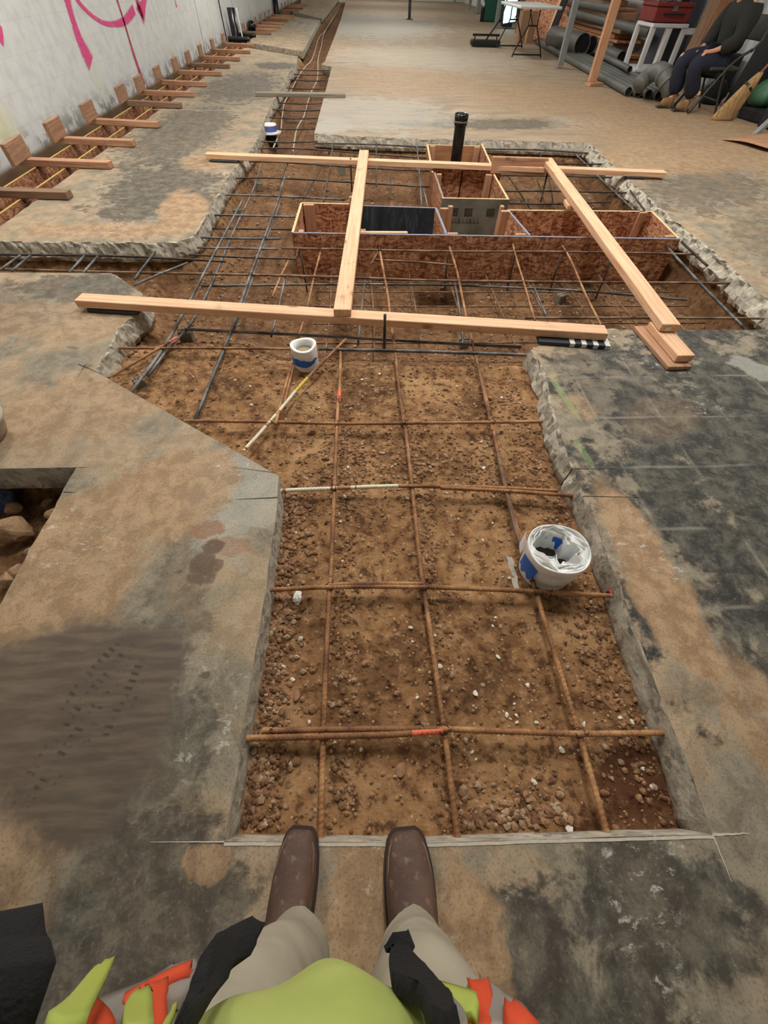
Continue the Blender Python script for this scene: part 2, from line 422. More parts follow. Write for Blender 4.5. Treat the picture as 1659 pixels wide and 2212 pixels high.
    darkm = blobsum(t, pos, nzs, [(-.535,.72,.03,.026,0,.75),(-.56,.66,.03,.05,-.3,.7),(-.52,.645,.035,.035,0,.7),(-.545,.60,.045,.022,0,.65),(-.63,.625,.02,.006,0,.6),
        (-1.37,1.78,.03,.02,0,.5),(-1.51,1.95,.035,.012,-.2,.6),(-1.31,1.66,.014,.012,0,.5),(-.475,.305,.02,.012,0,.7),(1.28,.34,.02,.014,0,.8),(1.62,.82,.025,.012,0,.7)], .07)
    col = t.mix(darkm, col, rgb(92, 70, 52))
    wet = blobsum(t, pos, t.math('MULTIPLY', nz, .2), [(-.87,.27,.3,.22,.2,1),(-.74,.18,.22,.26,.5,1),(-.66,.33,.13,.13,0,1),(-1.05,.16,.22,.17,0,1),(-.70,.06,.14,.13,0,1)])
    wcol = t.mix(t.rng(t.noise(t.mapping(pos, (1, 6, 1), (0, 0, -.25)), 7, 4), .35, .7), rgb(88, 78, 68), rgb(112, 98, 84))
    col = t.mix(t.math('MULTIPLY', wet, .93), col, wcol)
    # footprints: rows of tread bars in the wet mud
    for (fx, fy, fr) in ((-.76,.31,.5), (-.69,.25,.2), (-.80,.12,.35)):
        d = t.vmath('SUBTRACT', pos, (fx, fy, 0.)); r = t.n('ShaderNodeVectorRotate'); r.rotation_type = 'Z_AXIS'
        t.set(r.inputs['Vector'], d); r.inputs['Angle'].default_value = fr; d = r.outputs[0]
        bars = t.math('SINE', t.math('MULTIPLY', t.sep(d, 1), 330.))
        cols = t.math('SINE', t.math('MULTIPLY', t.sep(d, 0), 150.))
        el = t.vmath('LENGTH', t.vmath('MULTIPLY', d, (1/.05, 1/.13, 0.)))
        m = t.math('MULTIPLY', t.math('MULTIPLY', t.rng(bars, .1, .4), t.rng(cols, -.4, -.1)), t.math('MULTIPLY', t.rng(el, 1.05, .9), t.rng(t.noise(pos, 26, 4), .44, .62)))
        col = t.mix(t.math('MULTIPLY', m, .75), col, rgb(54, 50, 42))
    # whitish scuffs in the dark zones
    sc = t.math('MULTIPLY', t.rng(t.noise(t.mapping(pos, (1, 1.6, 1)), 22, 6, .75, .3), .55, .66), t.rng(t.noise(pos, 2.3, 3), .52, .68))
    col = t.mix(t.math('MULTIPLY', t.math('MULTIPLY', sc, t.math('SUBTRACT', 1., wet)), .9), col, rgb(206, 200, 188))
    # pale mopped grid lines in the slate zone
    gx = t.math('ABSOLUTE', t.math('SUBTRACT', t.math('FRACT', t.math('MULTIPLY', t.math('ADD', t.sep(pos, 0), t.math('MULTIPLY', mid, .03)), 3.3)), .5))
    gy = t.math('ABSOLUTE', t.math('SUBTRACT', t.math('FRACT', t.math('MULTIPLY', t.math('ADD', t.sep(pos, 1), t.math('MULTIPLY', mid, .03)), 3.3)), .5))
    gl = t.math('MAXIMUM', t.rng(gx, .035, .005), t.rng(gy, .035, .005))
    gm = t.math('MULTIPLY', t.math('MULTIPLY', gl, t.rng(t.sep(pos, 0), .9, 1.1)), t.math('MULTIPLY', t.rng(t.sep(pos, 1), 1.9, 1.7), t.rng(t.noise(pos, 3, 3), .42, .6)))
    col = t.mix(t.math('MULTIPLY', gm, .45), col, rgb(160, 156, 144))
    col = t.mix(t.math('MULTIPLY', t.math('MULTIPLY', t.rng(vf, .5, .68), t.math('SUBTRACT', 1., wet)), .34), col, rgb(66, 58, 48))
    col = t.mix(t.math('MULTIPLY', t.math('MULTIPLY', t.rng(t.noise(pos, 75, 4, .7), .54, .68), t.math('SUBTRACT', 1., wet)), .16), col, rgb(194, 178, 152))
    # pinholes
    col = t.mix(t.math('MULTIPLY', t.rng(t.voro(pos, 14), .06, .03), .5), col, rgb(60, 50, 40))
    rough = t.math('SUBTRACT', .72, t.math('MULTIPLY', wet, .25))
    return t.fin(col, rough, t.bump(t.math('ADD', fine, t.math('MULTIPLY', vf, .5)), .12, .004), spec=.35)
def cut_mat():
    t = NT('broken_concrete'); pos = t.world()
    n1 = t.noise(pos, 12, 6, .7); n2 = t.noise(pos, 70, 4, .6); v = t.voro(pos, 55, 'Color')
    col = t.ramp(n1, [(.3, rgb(132, 126, 112)), (.5, rgb(176, 168, 152)), (.72, rgb(204, 195, 176))])
    col = t.mix(t.math('MULTIPLY', t.rng(t.sep(v, 0), .7, .95), .5), col, rgb(206, 196, 172))
    col = t.mix(t.math('MULTIPLY', t.rng(t.sep(v, 1), .75, .95), .5), col, rgb(96, 84, 70))
    soil = t.math('MULTIPLY', t.rng(t.sep(pos, 2), -.06, -.11), t.rng(t.noise(pos, 9, 4), .35, .6))
    col = t.mix(t.math('MULTIPLY', soil, .75), col, rgb(104, 74, 48))
    return t.fin(col, .9, t.bump(n2, .6, .006, t.bump(n1, .5, .02)))
M_floor = floor_mat(); M_cut = cut_mat()
me_floor = mesh_obj('floor', SB.v, SB.f, [M_floor, M_cut], mids=SB.m); tag(me_floor, kind='structure')
FLOOR = me_floor
M_saw = plain('saw_kerf', rgb(38, 32, 27), .9, var=.2)
M_sawl = plain('saw_dust_line', rgb(196, 186, 170), .9, var=.3, nscale=70)
def strip(name, a, b, w, mat, parent, z=.0012, taper=True):
    a = np.array(a[:2]); b = np.array(b[:2]); d = b-a; d /= np.linalg.norm(d); n = np.array([-d[1], d[0]])*w/2
    k = 14; vs = []; fs = []
    for i in range(k+1):
        p = a+(b-a)*i/k; j = (rng.rand()-.5)*w*.5
        ww = 1-(.7*(i/k) if taper else 0)
        for sgn in (-1, 1): q = p+n*sgn*ww; vs.append((q[0]+j*n[0]/w, q[1]+j*n[1]/w, z))
    for i in range(k): fs.append((2*i, 2*i+2, 2*i+3, 2*i+1))
    o = mesh_obj(name, vs, fs, mat, parent); return o
for a, b, w in (((600,1075),(508,1079),.004),((597,1022),(487,1007),.0022),((1240,1013),(1335,1013),.003),((1262,1072),(1395,1075),.003),
                ((480,1819),(400,1818),.004),((170,787),(215,806),.005),((185,787),(165,820),.003),((165,1010),(195,1010),.002),((138,1063),(165,1064),.003),((450,337),(520,332),.003)):
    strip('saw_cut', P(*a), P(*b), w, M_saw, FLOOR)
for a, b, w in (((1540,1803),(1617,1800),.006),((1538,1802),(1580,1905),.004),((485,1818),(325,1819),.003),((330,237),(565,240),.02)):
    strip('saw_cut', P(*a), P(*b), w, M_sawl, FLOOR, .0016)
ED = [near_left[0], near_edge[1], near_edge[0], right_edge[-1]]
for a, b in zip(ED, ED[1:]): strip('edge_dust', (a[0], a[1]-.0045), (b[0], b[1]-.0045), .006, M_sawl, FLOOR, .0014, False)
# thin kerfs running down the vertical face
for (u, v, u2, v2) in ((1238,1012,1215,1046),(1262,1072,1241,1100)):
    a = P(u, v, 0); b = P(u2, v2, -.08)
    tube('saw_cut', [(a[0]-.002, a[1], 0), (b[0]-.004, b[1], -.085)], .0022, M_saw, FLOOR, n=6, step=.02)
for (u, v, z) in ((1238,1072,-.05),(1322,1283,-.05),(1437,1583,-.05),(572,1272,-.05),(525,1595,-.05),(603,1062,-.05)):
    a = P(u, v, z); s = -1 if a[0] > 0 else 1
    bm = bmesh.new(); lathe(bm, [(.0001,0),(.008,0),(.014,.003),(.011,.009)], 12, Matrix.Translation((a[0]+s*.002, a[1], z)) @ Matrix.Rotation(-s*PI/2 if s>0 else PI/2, 4, 'Y') if False else Matrix.Translation((a[0]+s*.004, a[1], z)) @ Matrix.Rotation(PI/2*s, 4, 'Y'))
    bm_obj('drilled_hole_paint', bm, M_redp, FLOOR)

# ------------------------------------------------------------------ soil
hole_poly = np.array([tuple(q) for q in (trench_right + pit_far + pit_right + pit_near + right_edge + near_edge + near_left + diag + left_slab[:5] + [(-2.68,2.805),(-2.68,3.30)] + far_left_edge + [(-1.30,14.1),(-1.33,23),(-1.1,40)])])
def dist_inside(x, y, poly):
    n = len(poly); d = np.full(x.shape, 1e9); ins = np.zeros(x.shape, bool)
    for i in range(n):
        ax, ay = poly[i]; bx, by = poly[(i+1) % n]; ex, ey = bx-ax, by-ay; L = ex*ex+ey*ey+1e-12
        t = np.clip(((x-ax)*ex+(y-ay)*ey)/L, 0, 1); dd = np.hypot(x-ax-t*ex, y-ay-t*ey); d = np.minimum(d, dd)
        if ay != by:
            c = ((ay > y) != (by > y)) & (x < (bx-ax)*(y-ay)/(by-ay)+ax); ins ^= c
    return np.where(ins, d, -d)
def ss(v, a, b):
    t = np.clip((v-a)/(b-a), 0, 1); return t*t*(3-2*t)
def soil(x, y):
    x = np.asarray(x, float); y = np.asarray(y, float)
    d = dist_inside(x, y, hole_poly)
    deep = np.full(x.shape, -.098)
    pit = ss(y, 1.84, 2.45)*ss(x, -.75, -.45)
    strip_ = ss(y, 2.0, 2.5)*(1-ss(x, -.75, -.45))
    base = -.098*(1-pit-strip_) + pit*(-.335) + strip_*(-.235)
    base = np.where(y > 4.0, base + .06*ss(y, 4.0, 4.3)*(pit > .5), base)
    base = np.where(y > 6.6, -.29, base)
    base = np.where(x < -1.45, -.20, base)
    bank = np.where(base < -.13, ss(d, -.03, .10), 1)
    h = -.118 + (base+.118)*bank
    h = np.where(base >= -.13, base, h)
    near = (y < 2.0)
    h = h + .012*np.exp(-np.maximum(x+.34, 0)/.06)*((y < 1.1) & near)
    # small ridge at the ledge
    h = h + .016*np.exp(-((y-1.86)/.035)**2)*(x > -.5)*(x < .95)
    # pothole
    hx, hy = P(955, 640, -.34)[:2]
    h = h - .26*np.exp(-(((x-hx)/.19)**6+((y-hy)/.13)**6))
    amp = 1 + .8*(~near)
    h = h + amp*(fbm(x, y, 2.5, 3, 40)*.022 + fbm(x, y, 14, 4, 50)*.014 + fbm(x, y, 60, 3, 60)*.006)
    h = np.where((d > -.02) | (base < -.13), h, np.minimum(h, -.115))
    h = np.where((x < -2.7) & (y > 3.3), -.25+fbm(x, y, 6, 3, 70)*.04, h)
    return h
def soilz(x, y): return float(soil(np.array([x]), np.array([y]))[0])
sv = []; sf = []
def patch(x0, x1, y0, y1, st, keep=.12, fn=None):
    nx = int((x1-x0)/st)+1; ny = int((y1-y0)/st)+1
    X, Y = np.meshgrid(np.linspace(x0, x1, nx), np.linspace(y0, y1, ny))
    Z = (fn or soil)(X, Y); D = dist_inside(X, Y, hole_poly) if fn is None else np.full(X.shape, 1.)
    b = len(sv); sv.extend(zip(X.ravel(), Y.ravel(), Z.ravel()))
    for j in range(ny-1):
        for i in range(nx-1):
            if max(D[j,i], D[j+1,i+1]) < -keep and X[j,i] > -2.66: continue
            a = b+j*nx+i; sf.append((a, a+1, a+nx+1, a+nx))
patch(-.46, 1.02, -.24, 1.99, .0095)
patch(-1.5, -.45, .9, 1.99, .014)
patch(-3.5, 2.9, 1.98, 6.7, .024)
patch(-3.5, -.3, 6.69, 12.6, .06)
patch(-3.5, -.3, 12.5, 40, .15, 3)
M_soil = None
def soil_mat():
    t = NT('brown_soil'); pos = t.world()
    n1 = t.noise(pos, 3.2, 6, .6, .4); n2 = t.noise(pos, 24, 6, .65); n3 = t.noise(pos, 130, 4, .6)
    col = t.ramp(n1, [(.32, rgb(100, 72, 48)), (.5, rgb(144, 106, 70)), (.66, rgb(174, 136, 96))])
    col = t.mix(t.math('MULTIPLY', t.rng(n2, .5, .68), .6), col, rgb(188, 148, 108))
    col = t.mix(t.math('MULTIPLY', t.rng(n2, .49, .36), .8), col, rgb(74, 48, 31))
    v = t.voro(pos, 75); vc = t.voro(pos, 75, 'Color')
    fleck = t.math('MULTIPLY', t.rng(v, .28, .18), t.rng(t.sep(vc, 0), .8, .86))
    col = t.mix(fleck, col, rgb(196, 166, 128))
    # shade of the pit put into the soil colour, darker brown with depth
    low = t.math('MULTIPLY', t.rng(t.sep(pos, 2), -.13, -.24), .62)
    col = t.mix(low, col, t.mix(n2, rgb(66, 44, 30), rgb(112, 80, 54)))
    damp = blobsum(t, pos, t.math('MULTIPLY', t.math('SUBTRACT', n2, .5), .8), [(.72,-.0,.13,.09,.2,.75),(.66,-.1,.2,.06,0,.6)])
    col = t.mix(damp, col, rgb(78, 44, 28))
    h = t.math('ADD', t.math('MULTIPLY', n2, 1.), t.math('MULTIPLY', n3, .35))
    vb = t.math('MULTIPLY', t.rng(t.voro(pos, 42), .45, .05), t.rng(t.sep(t.voro(pos, 42, 'Color'), 1), .45, .6))
    nm = t.bump(h, .8, .012, t.bump(vb, .5, .012))
    return t.fin(col, .95, nm, spec=.2)
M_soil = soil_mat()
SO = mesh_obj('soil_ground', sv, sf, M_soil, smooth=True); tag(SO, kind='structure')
sv = []; sf = []
def lh(x, y): return np.minimum(-.125, -.25 + fbm(x, y, 3, 4, 80)*.10 + fbm(x, y, 22, 4, 84)*.05 + .16*ss(y, 1.10, 1.3) + .16*ss(x, -1.13, -1.0))
patch(-2.5, -.98, .1, 1.34, .014, fn=lh)
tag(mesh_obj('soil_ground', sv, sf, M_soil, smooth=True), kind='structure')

# ------------------------------------------------------------------ stones
def rock_proto(seed, squash=.7, sub=2, rough=.35):
    r = np.random.RandomState(seed); bm = bmesh.new(); bmesh.ops.create_icosphere(bm, subdivisions=sub, radius=1)
    cut = [(Vector(r.randn(3)).normalized(), .62+.25*r.rand()) for _ in range(9)]
    for v in bm.verts:
        for n, d in cut:
            k = v.co.dot(n)
            if k > d: v.co -= n*(k-d)*.9
        v.co *= 1+rough*.15*(r.rand()-.5); v.co.z *= squash
    vs = np.array([v.co[:] for v in bm.verts]); fs = [[v.index for v in f.verts] for f in bm.faces]; bm.free(); return vs, fs
PR = [rock_proto(s, .55+.08*s, 1) for s in range(5)]
def stuff_stones(name, pts_, mat, label, cat, zf=soil):
    """pts_: array (x, y, size)"""
    V = []; F = []; b = 0
    Z = zf(pts_[:,0], pts_[:,1])
    for (x, y, s), z in zip(pts_, Z):
        vs, fs = PR[rng.randint(5)]; a = rng.rand()*2*PI; c, d = math.cos(a), math.sin(a)
        q = vs*s*np.array([1, .6+.5*rng.rand(), 1]); q = np.stack([q[:,0]*c-q[:,1]*d, q[:,0]*d+q[:,1]*c, q[:,2]], 1) + (x, y, z+s*.22)
        V.append(q); F += [[i+b for i in f] for f in fs]; b += len(q)
    o = mesh_obj(name, np.concatenate(V), F, mat, smooth=False); return tag(o, label, cat, kind='stuff')
def stone_mat(name, a, b):
    t = NT(name); co = t.world(); n = t.noise(co, 22, 3); n2 = t.noise(co, 150, 3)
    v = t.voro(co, 40, 'Color'); col = t.mix(t.sep(v, 0), a, b)
    col = t.mix(t.math('MULTIPLY', t.rng(n2, .45, .7), .4), col, tuple(x*.6 for x in a[:3])+(1,))
    return t.fin(col, .9, t.bump(n2, .4, .003))
M_clod = stone_mat('brown_clods', rgb(110, 78, 52), rgb(172, 132, 96))
M_clod2 = stone_mat('tan_gravel', rgb(150, 120, 92), rgb(190, 164, 134))
M_chip = stone_mat('pale_chips', rgb(214, 200, 178), rgb(244, 236, 222))
M_stone = stone_mat('brown_stone', rgb(140, 98, 66), rgb(172, 130, 96))
def inside(q, m=.012): return dist_inside(q[:,0], q[:,1], hole_poly) > m
def scatter(n, fx, smin, smax, pw=2.5):
    q = fx(n); s = smin+(smax-smin)*rng.rand(len(q))**pw; q = np.column_stack([q, s]); return q[inside(q)]
U = lambda a, b, n: a+(b-a)*rng.rand(n)
allc = [scatter(2600, lambda n: np.stack([U(-.34,.84,n), U(-.1,1.9,n)], 1), .0022, .008),
        scatter(1100, lambda n: np.stack([-.335+np.abs(rng.randn(n))*.055, U(-.05,1.04,n)], 1), .003, .012, 1.6),
        scatter(600, lambda n: np.stack([-.09+rng.randn(n)*.03, U(-.1,1.5,n)], 1), .003, .010, 1.8),
        scatter(450, lambda n: np.stack([.22+rng.randn(n)*.03, U(-.1,1.4,n)], 1), .003, .009, 1.8),
        scatter(900, lambda n: np.stack([.80-np.abs(rng.randn(n))*.09, U(-.1,1.7,n)], 1), .003, .010, 1.8),
        scatter(700, lambda n: np.stack([U(-.3,.6,n), 1.12+rng.randn(n)*.12], 1), .003, .010, 1.8),
        scatter(260, lambda n: np.stack([U(.2,.5,n), -.08+np.abs(rng.randn(n))*.05], 1), .003, .012, 1.5),
        scatter(1200, lambda n: np.stack([U(-1.3,.8,n), U(1.1,2.2,n)], 1), .003, .011, 2.2),
        scatter(2200, lambda n: np.stack([U(-1.3,2.5,n), U(2.0,3.4,n)], 1), .004, .014, 2),
        scatter(1200, lambda n: np.stack([U(-1.3,2.6,n), U(3.3,6.3,n)], 1), .006, .018, 2)]
ac = np.concatenate(allc); ac[:,2] *= 1.22; k = rng.rand(len(ac)) < .2
stuff_stones('soil_clods', ac[~k], M_clod, 'countless crumbs and clods of brown earth strewn over the trench floor', 'clods')
stuff_stones('fine_gravel', ac[k], M_clod2, 'countless small tan gravel grains scattered in the brown trench soil', 'gravel')
# individual pale chips
chips = [(887,1357),(891,1387),(901,1507),(940,1373),(1027,1498),(1140,1480),(1112,1520),(1096,1543),(1104,1552),(1116,1545),(1089,1536),(1118,1560),(1064,1353),(1070,1335),
 (733,1112),(740,1212),(745,1075),(640,1152),(735,1128),(632,1468),(716,1622),(650,1380),(560,1720),(1210,1760),(1100,1250),(1086,1247),(1020,1625),(1028,1640),(1215,1620),(668,1560),(612,1440),
 (760,1020),(752,1010),(855,1003),(847,1008),(880,985),(810,930),(905,938),(1040,955),(1045,1010),(993,870),(987,835),(863,815),(782,820),(757,880),(745,875),(690,880),(668,910),(603,882),(543,875),(541,836),(418,815),(820,810),
 (1057,797),(1068,785),(1083,858),(880,1078),(965,1065),(1094,1045),(1064,1130),(1043,1166),(990,1120),(975,1115),(618,905),(700,805),(1262,1565),(1340,1550),(1365,1560),(1230,1790),(1390,1660),(1160,1560),(575,1500),(590,1420),(1155,1690),(1410,1700),(950,1440),(1075,1420),
 (780,1620),(722,1605),(630,1650),(580,1650)]
cp = []
for s in range(4):
    vs, fs = rock_proto(40+s, .6, 1); me = bpy.data.meshes.new('stone_chip')
    me.from_pydata([tuple(map(float, v)) for v in vs], [], fs); me.materials.append(M_chip); cp.append(me)
def put_rock(name, me, x, y, s, asp, rotz, label, cat, group=None, z=None, sink=.25):
    o = bpy.data.objects.new(name, me); o.location = (x, y, (soilz(x, y) if z is None else z)+s*sink)
    o.scale = (s, s*asp, s); o.rotation_euler = (rng.rand()*.4, rng.rand()*.4, rotz); link(o); return tag(o, label, cat, group)
for i, (u, v) in enumerate(chips):
    x, y, _ = P(u, v, -.095); sz = .0055+.0065*rng.rand()
    put_rock('stone_chip', cp[i % 4], x, y, sz, .5+.5*rng.rand(), rng.rand()*6, 'tiny pale stone chip lying loose on the brown trench soil', 'stone', 'tiny pale stone chips on the trench soil')
vs, fs = rock_proto(77, .7, 2); big = []
for s in range(3):
    vs, fs = rock_proto(70+s, .6, 2, .15); me = bpy.data.meshes.new('stone'); me.from_pydata([tuple(map(float, v)) for v in vs], [], fs)
    me.materials.append(M_stone); big.append(me)
for (u, v, s, a, r, lab) in [
 (641,1505,.015,.55,1.4,'tall flat brown stone left of the first lengthwise rusty bar'),(676,1532,.0125,.9,0,'round brown stone just right of the tall flat stone'),
 (790,1432,.012,.7,.6,'wedge of brown stone between the first two lengthwise bars'),(865,1665,.017,.7,1.2,'large buried brown stone between the toes and the orange tipped bar'),
 (857,1497,.011,.6,.3,'small angular stone left of the middle lengthwise bar'),(641,1645,.012,.9,0,'round dusty stone near the left corner of the trench'),
 (780,978,.017,.7,2.0,'larger round stone of the pair in the middle grid square'),(808,984,.015,.5,.1,'flat tan stone beside the larger round stone'),(808,932,.012,.8,0,'round stone just under the fourth crosswise bar'),
 (540,860,.016,.8,0,'round stone left of the taped white sleeve'),(1060,860,.018,1,1,'lump of earthy stone beside the right lengthwise bar'),
 (675,935,.017,.6,.2,'flat red-brown stone below the diagonal painted bar'),(636,1048,.014,.8,0,'stone beside the tip of the pointed slab corner'),(925,1000,.010,.8,0,'brown pebble in the square right of the middle bar'),(935,1004,.010,.9,1,'lower brown pebble right of the middle bar'),
 (697,1315+20,.009,.8,0,'pebble pressed against the first lengthwise bar below the fifth crossing'),(1307,1712,.012,.6,0,'brown stone touching the right lengthwise bar near the near edge'),(1332,1790,.010,.8,0,'pebble right of the end of the right lengthwise bar'),(950,1765-10,.010,.8,0,'stone near the right boot toe'),
 (614,1115,.012,.8,0,'pebble beside the left saw cut edge, upper of two'),(609,1215,.012,.8,0,'pebble beside the left saw cut edge, lower of two')]:
    x, y, _ = P(u, v, -.095); put_rock('stone', big[rng.randint(3)], x, y, s*1.2, a, r, lab, 'stone')
M_litter = plain('plastic_litter', rgb(222, 220, 214), .35, var=.1)
x, y, _ = P(643,1290,-.09)
bm = bmesh.new(); bmesh.ops.create_icosphere(bm, subdivisions=3, radius=.016)
for v in bm.verts: v.co = Vector((v.co.x*.8, v.co.y*1.5, v.co.z*.5))*(1+.5*(rng.rand()-.5))
o = bm_obj('crumpled_plastic', bm, M_litter); o.location = (x, y, soilz(x, y)+.006); tag(o, 'crumpled clear plastic scrap by the left edge of the trench', 'litter')
x, y, _ = P(1018,1023,-.09); o = tube('wood_sliver', [(x-.02,y-.004,soilz(x,y)+.005),(x+.02,y+.004,soilz(x,y)+.007)], .0016, M_fir, n=6); tag(o, 'pale splinter of wood lying on soil right of the middle bar', 'splinter')

# ------------------------------------------------------------------ reinforcing bars
tie_pts = []
def bar(pxs, z, label, mat=None, r=.0078, ribs=False, paint=None, group=None, world=False, n=None, name='rebar'):
    mat = mat or M_rust
    if world: w = pxs
    else:
        w = []
        for q in pxs:
            zz = q[2] if len(q) > 2 else z
            w.append(P(q[0], q[1], zz))
    path = catmull(w, .0026 if ribs else .12)
    vs, fs = tube_data(path, r, n or (8 if ribs else 7), ribs)
    mids = None; mats = [mat]
    if paint:
        nn = n or (8 if ribs else 7); m = len(path); mids = []
        cum = np.concatenate([[0], np.cumsum([np.linalg.norm(path[i+1]-path[i]) for i in range(m-1)])]); L = cum[-1]
        mats = [mat]+[p[2] for p in paint]
        for i in range(m-1):
            f = cum[i]/L; k = 0
            for j, (a, b, _) in enumerate(paint):
                if a <= f <= b and not (fbm(np.array([f*60]), np.array([j*3.]), 1, 2)[0] > .27): k = j+1
            mids += [k]*nn
        e1 = mids[0]; e2 = mids[-1]; mids += [e1, e2]
    o = mesh_obj(name, vs, fs, mats, None, True, mids)
    return tag(o, label, 'rebar', group)
ZR = -.055
# lengthwise, near trench
bar([(693,1814),(699,1565),(712,1272),(716,1218),(725,990),(730,875),(732,846)], ZR, 'leftmost lengthwise rusty bar in the near trench, running from the boots', ribs=True, paint=[(.965,1,M_orangep)])
bar([(733,868),(735,800),(736,745)], ZR+.004, 'short rusty bar with orange painted tip lapped onto the leftmost lengthwise bar', ribs=True, paint=[(0,.2,M_orangep)])
bar([(990,1823),(959,1575),(916,1272),(908,1218),(880,960),(866,858)], ZR, 'middle lengthwise rusty bar in the near trench, running from the boots', ribs=True)
bar([(874,925),(862,840),(853,755),(846,707),(838,640),(829,590),(821,545)], ZR+.003, 'rusty lengthwise bar lapped onto the middle one and passing under the near board', ribs=True)
bar([(1315,1812),(1248,1577),(1160,1287),(1095,1063),(1060,904),(1040,815)], ZR, 'right lengthwise rusty bar in the near trench beside the big foam roll', ribs=True)
bar([(1064,930),(1048,860),(1020,737),(1008,690),(992,608),(984,575),(971,534)], ZR+.003, 'rusty lengthwise bar lapped onto the right one and bending up at the formwork', ribs=True, r=.0072)
bar([(1148,1255),(1120,1165),(1090,1050),(1075,975)], ZR+.006, 'grey-brown bar tied along the right lengthwise bar above the foam roll', M_mixed, ribs=True, r=.0072)
# crosswise
bar([(525,1595),(700,1590),(850,1586),(956,1577)], ZR+.012, 'thick rusty crosswise bar with bright orange end, first bar from the boots', ribs=True, r=.0086, paint=[(.1,.985,M_rust),(.84,1,M_orangep)])
bar([(567,1578),(900,1574),(1100,1580),(1258,1585),(1436,1583)], ZR+.012, 'long rusty crosswise bar alongside the orange ended bar, reaching the right slab', ribs=True)
bar([(575,1275),(716,1268),(900,1268),(1100,1275),(1250,1283),(1322,1287)], ZR+.012, 'rusty crosswise bar touching the foot of the big foam roll', ribs=True)
bar([(712,1263),(800,1261),(914,1261)], ZR+.014, 'short bar lapped above the crosswise bar left of the big foam roll', ribs=True, r=.007)
bar([(605,1060),(720,1055),(860,1050),(1000,1052),(1100,1055),(1205,1061)], ZR+.012, 'crosswise bar with white painted lengths starting at the pointed slab corner', ribs=True, paint=[(0,.2,M_whitep),(.25,.42,M_whitep)])
bar([(952,1054),(1100,1061),(1236,1071)], ZR+.014, 'rusty bar ending at a red drilled hole in the right slab', ribs=True)
bar([(398,909),(560,911),(728,915),(900,914),(1172,911)], ZR+.012, 'long rusty crosswise bar starting at the slanted saw cut', ribs=True, r=.007)
bar([(243,752),(400,752),(560,753),(690,755)], ZR+.012, 'rusty crosswise bar passing behind the taped white sleeve', M_rust, ribs=True, r=.0065)
bar([(680,753),(761,756),(900,759),(1142,767)], ZR+.012, 'bare grey steel crosswise bar running into the chipped slab corner', M_steel, ribs=True, r=.0085)
bar([(400,711),(560,719),(700,726),(900,738),(1125,750)], ZR, 'dark steel crosswise bar just in front of the near board', M_steel, r=.008)
# diagonals
bar([(526,974),(562,935),(607,883),(650,832),(700,780),(747,733)], ZR+.02, 'diagonal bar with white and yellow paint crossing in front of the taped sleeve', ribs=True, r=.0072, paint=[(0,.26,M_whitep),(.3,.46,M_whitep),(.46,.58,M_yellowp)])
bar([(595,916),(612,850),(631,785)], ZR+.02, 'leaning rusty bar left of the taped white sleeve', ribs=True, r=.0068)
bar([(612,880),(624,830),(634,789)], ZR+.014, 'second rusty bar tied beside the leaning one at the taped sleeve', ribs=True, r=.0064)
bar([(230,818),(300,778),(382,729)], ZR+.015, 'short slanting rusty bar at the left slab corner with red tip', ribs=True, r=.0068, paint=[(.88,1,M_orangep)])
# left strip, lengthwise steel
bar([(283,847),(350,757),(405,660),(456,561),(523,435)], ZR, 'leftmost long grey steel bar slanting away through the left strip', M_steel, r=.0085)
bar([(320,812),(370,745),(405,711),(456,616),(506,498),(549,405),(565,350)], ZR-.01, 'second long grey steel bar in the left strip, passing the concrete block', M_steel, r=.0075)
bar([(422,906),(502,709),(542,591),(591,460),(616,380)], ZR, 'third long grey steel bar from the slanted saw cut to the far board', M_steel, r=.0085, paint=[(.20,.225,M_yellowp)])
bar([(472,775),(520,675),(560,560),(605,440)], ZR-.012, 'thin grey steel bar tied beside the third long bar', M_steel, r=.006)
bar([(586,727),(603,660),(617,597)], ZR-.015, 'short grey steel bar left of the post board, below the hooked end', M_steel, r=.0065)
bar([(588,642),(605,600),(624,562)], ZR-.01, 'short rusty bar beside the hooked end left of the post board', M_rust, r=.0065)
bar([(640,745),(648,718),(663,667),(678,600),(693,541)], ZR-.02, 'rusty lengthwise bar just left of the post board, from the near board to the form', M_rust, r=.0068)
bar([(773,745),(780,680),(788,606)], ZR-.03, 'short steel bar just right of the post board end', M_steel, r=.0068)
bar([(997,752),(1000,735),(992,665),(983,613)], ZR-.03, 'grey steel bar standing over the small block at the near board', M_steel, r=.0075)
# crosswise left strip
bar([(-60,588),(0,582),(200,587),(400,591),(600,595),(770,600),(938,606),(1200,609),(1584,612)], ZR, 'longest crosswise bar, from the left cross trench to the right broken edge', M_mixed, r=.0078)
bar([(-60,548),(0,550),(200,552),(340,557),(487,565)], ZR, 'dark bar along the far side of the left cross trench', M_darks, r=.0075)
bar([(435,618),(560,616),(700,614),(780,614),(900,615),(980,616),(1100,621),(1250,628),(1484,648)], ZR-.03, 'grey steel bar sagging across the pit above the concrete block', M_steel, r=.0075)
bar([(409,550),(520,556),(637,559),(641,553),(644,535)], ZR, 'thin dark bar with an upturned hook at the left form corner', M_darks, r=.006)
bar([(426,535),(520,537),(600,538)], ZR, 'grey crosswise bar with white tip left of the form corner', M_steel, r=.007)
bar([(403,512),(500,515),(605,516)], ZR, 'short grey crosswise bar poking from the left slab edge, nearest of the four', M_steel, r=.0075)
bar([(458,494),(550,495),(629,496)], ZR-.02, 'thin grey crosswise bar touching the left form corner', M_darks, r=.006)
bar([(437,464),(540,466),(637,469)], ZR, 'grey crosswise bar from the left slab edge to the short form end', M_steel, r=.0075)
bar([(464,420),(600,424),(745,432)], ZR, 'grey crosswise bar ending at the board behind the small left box', M_steel, r=.0075)
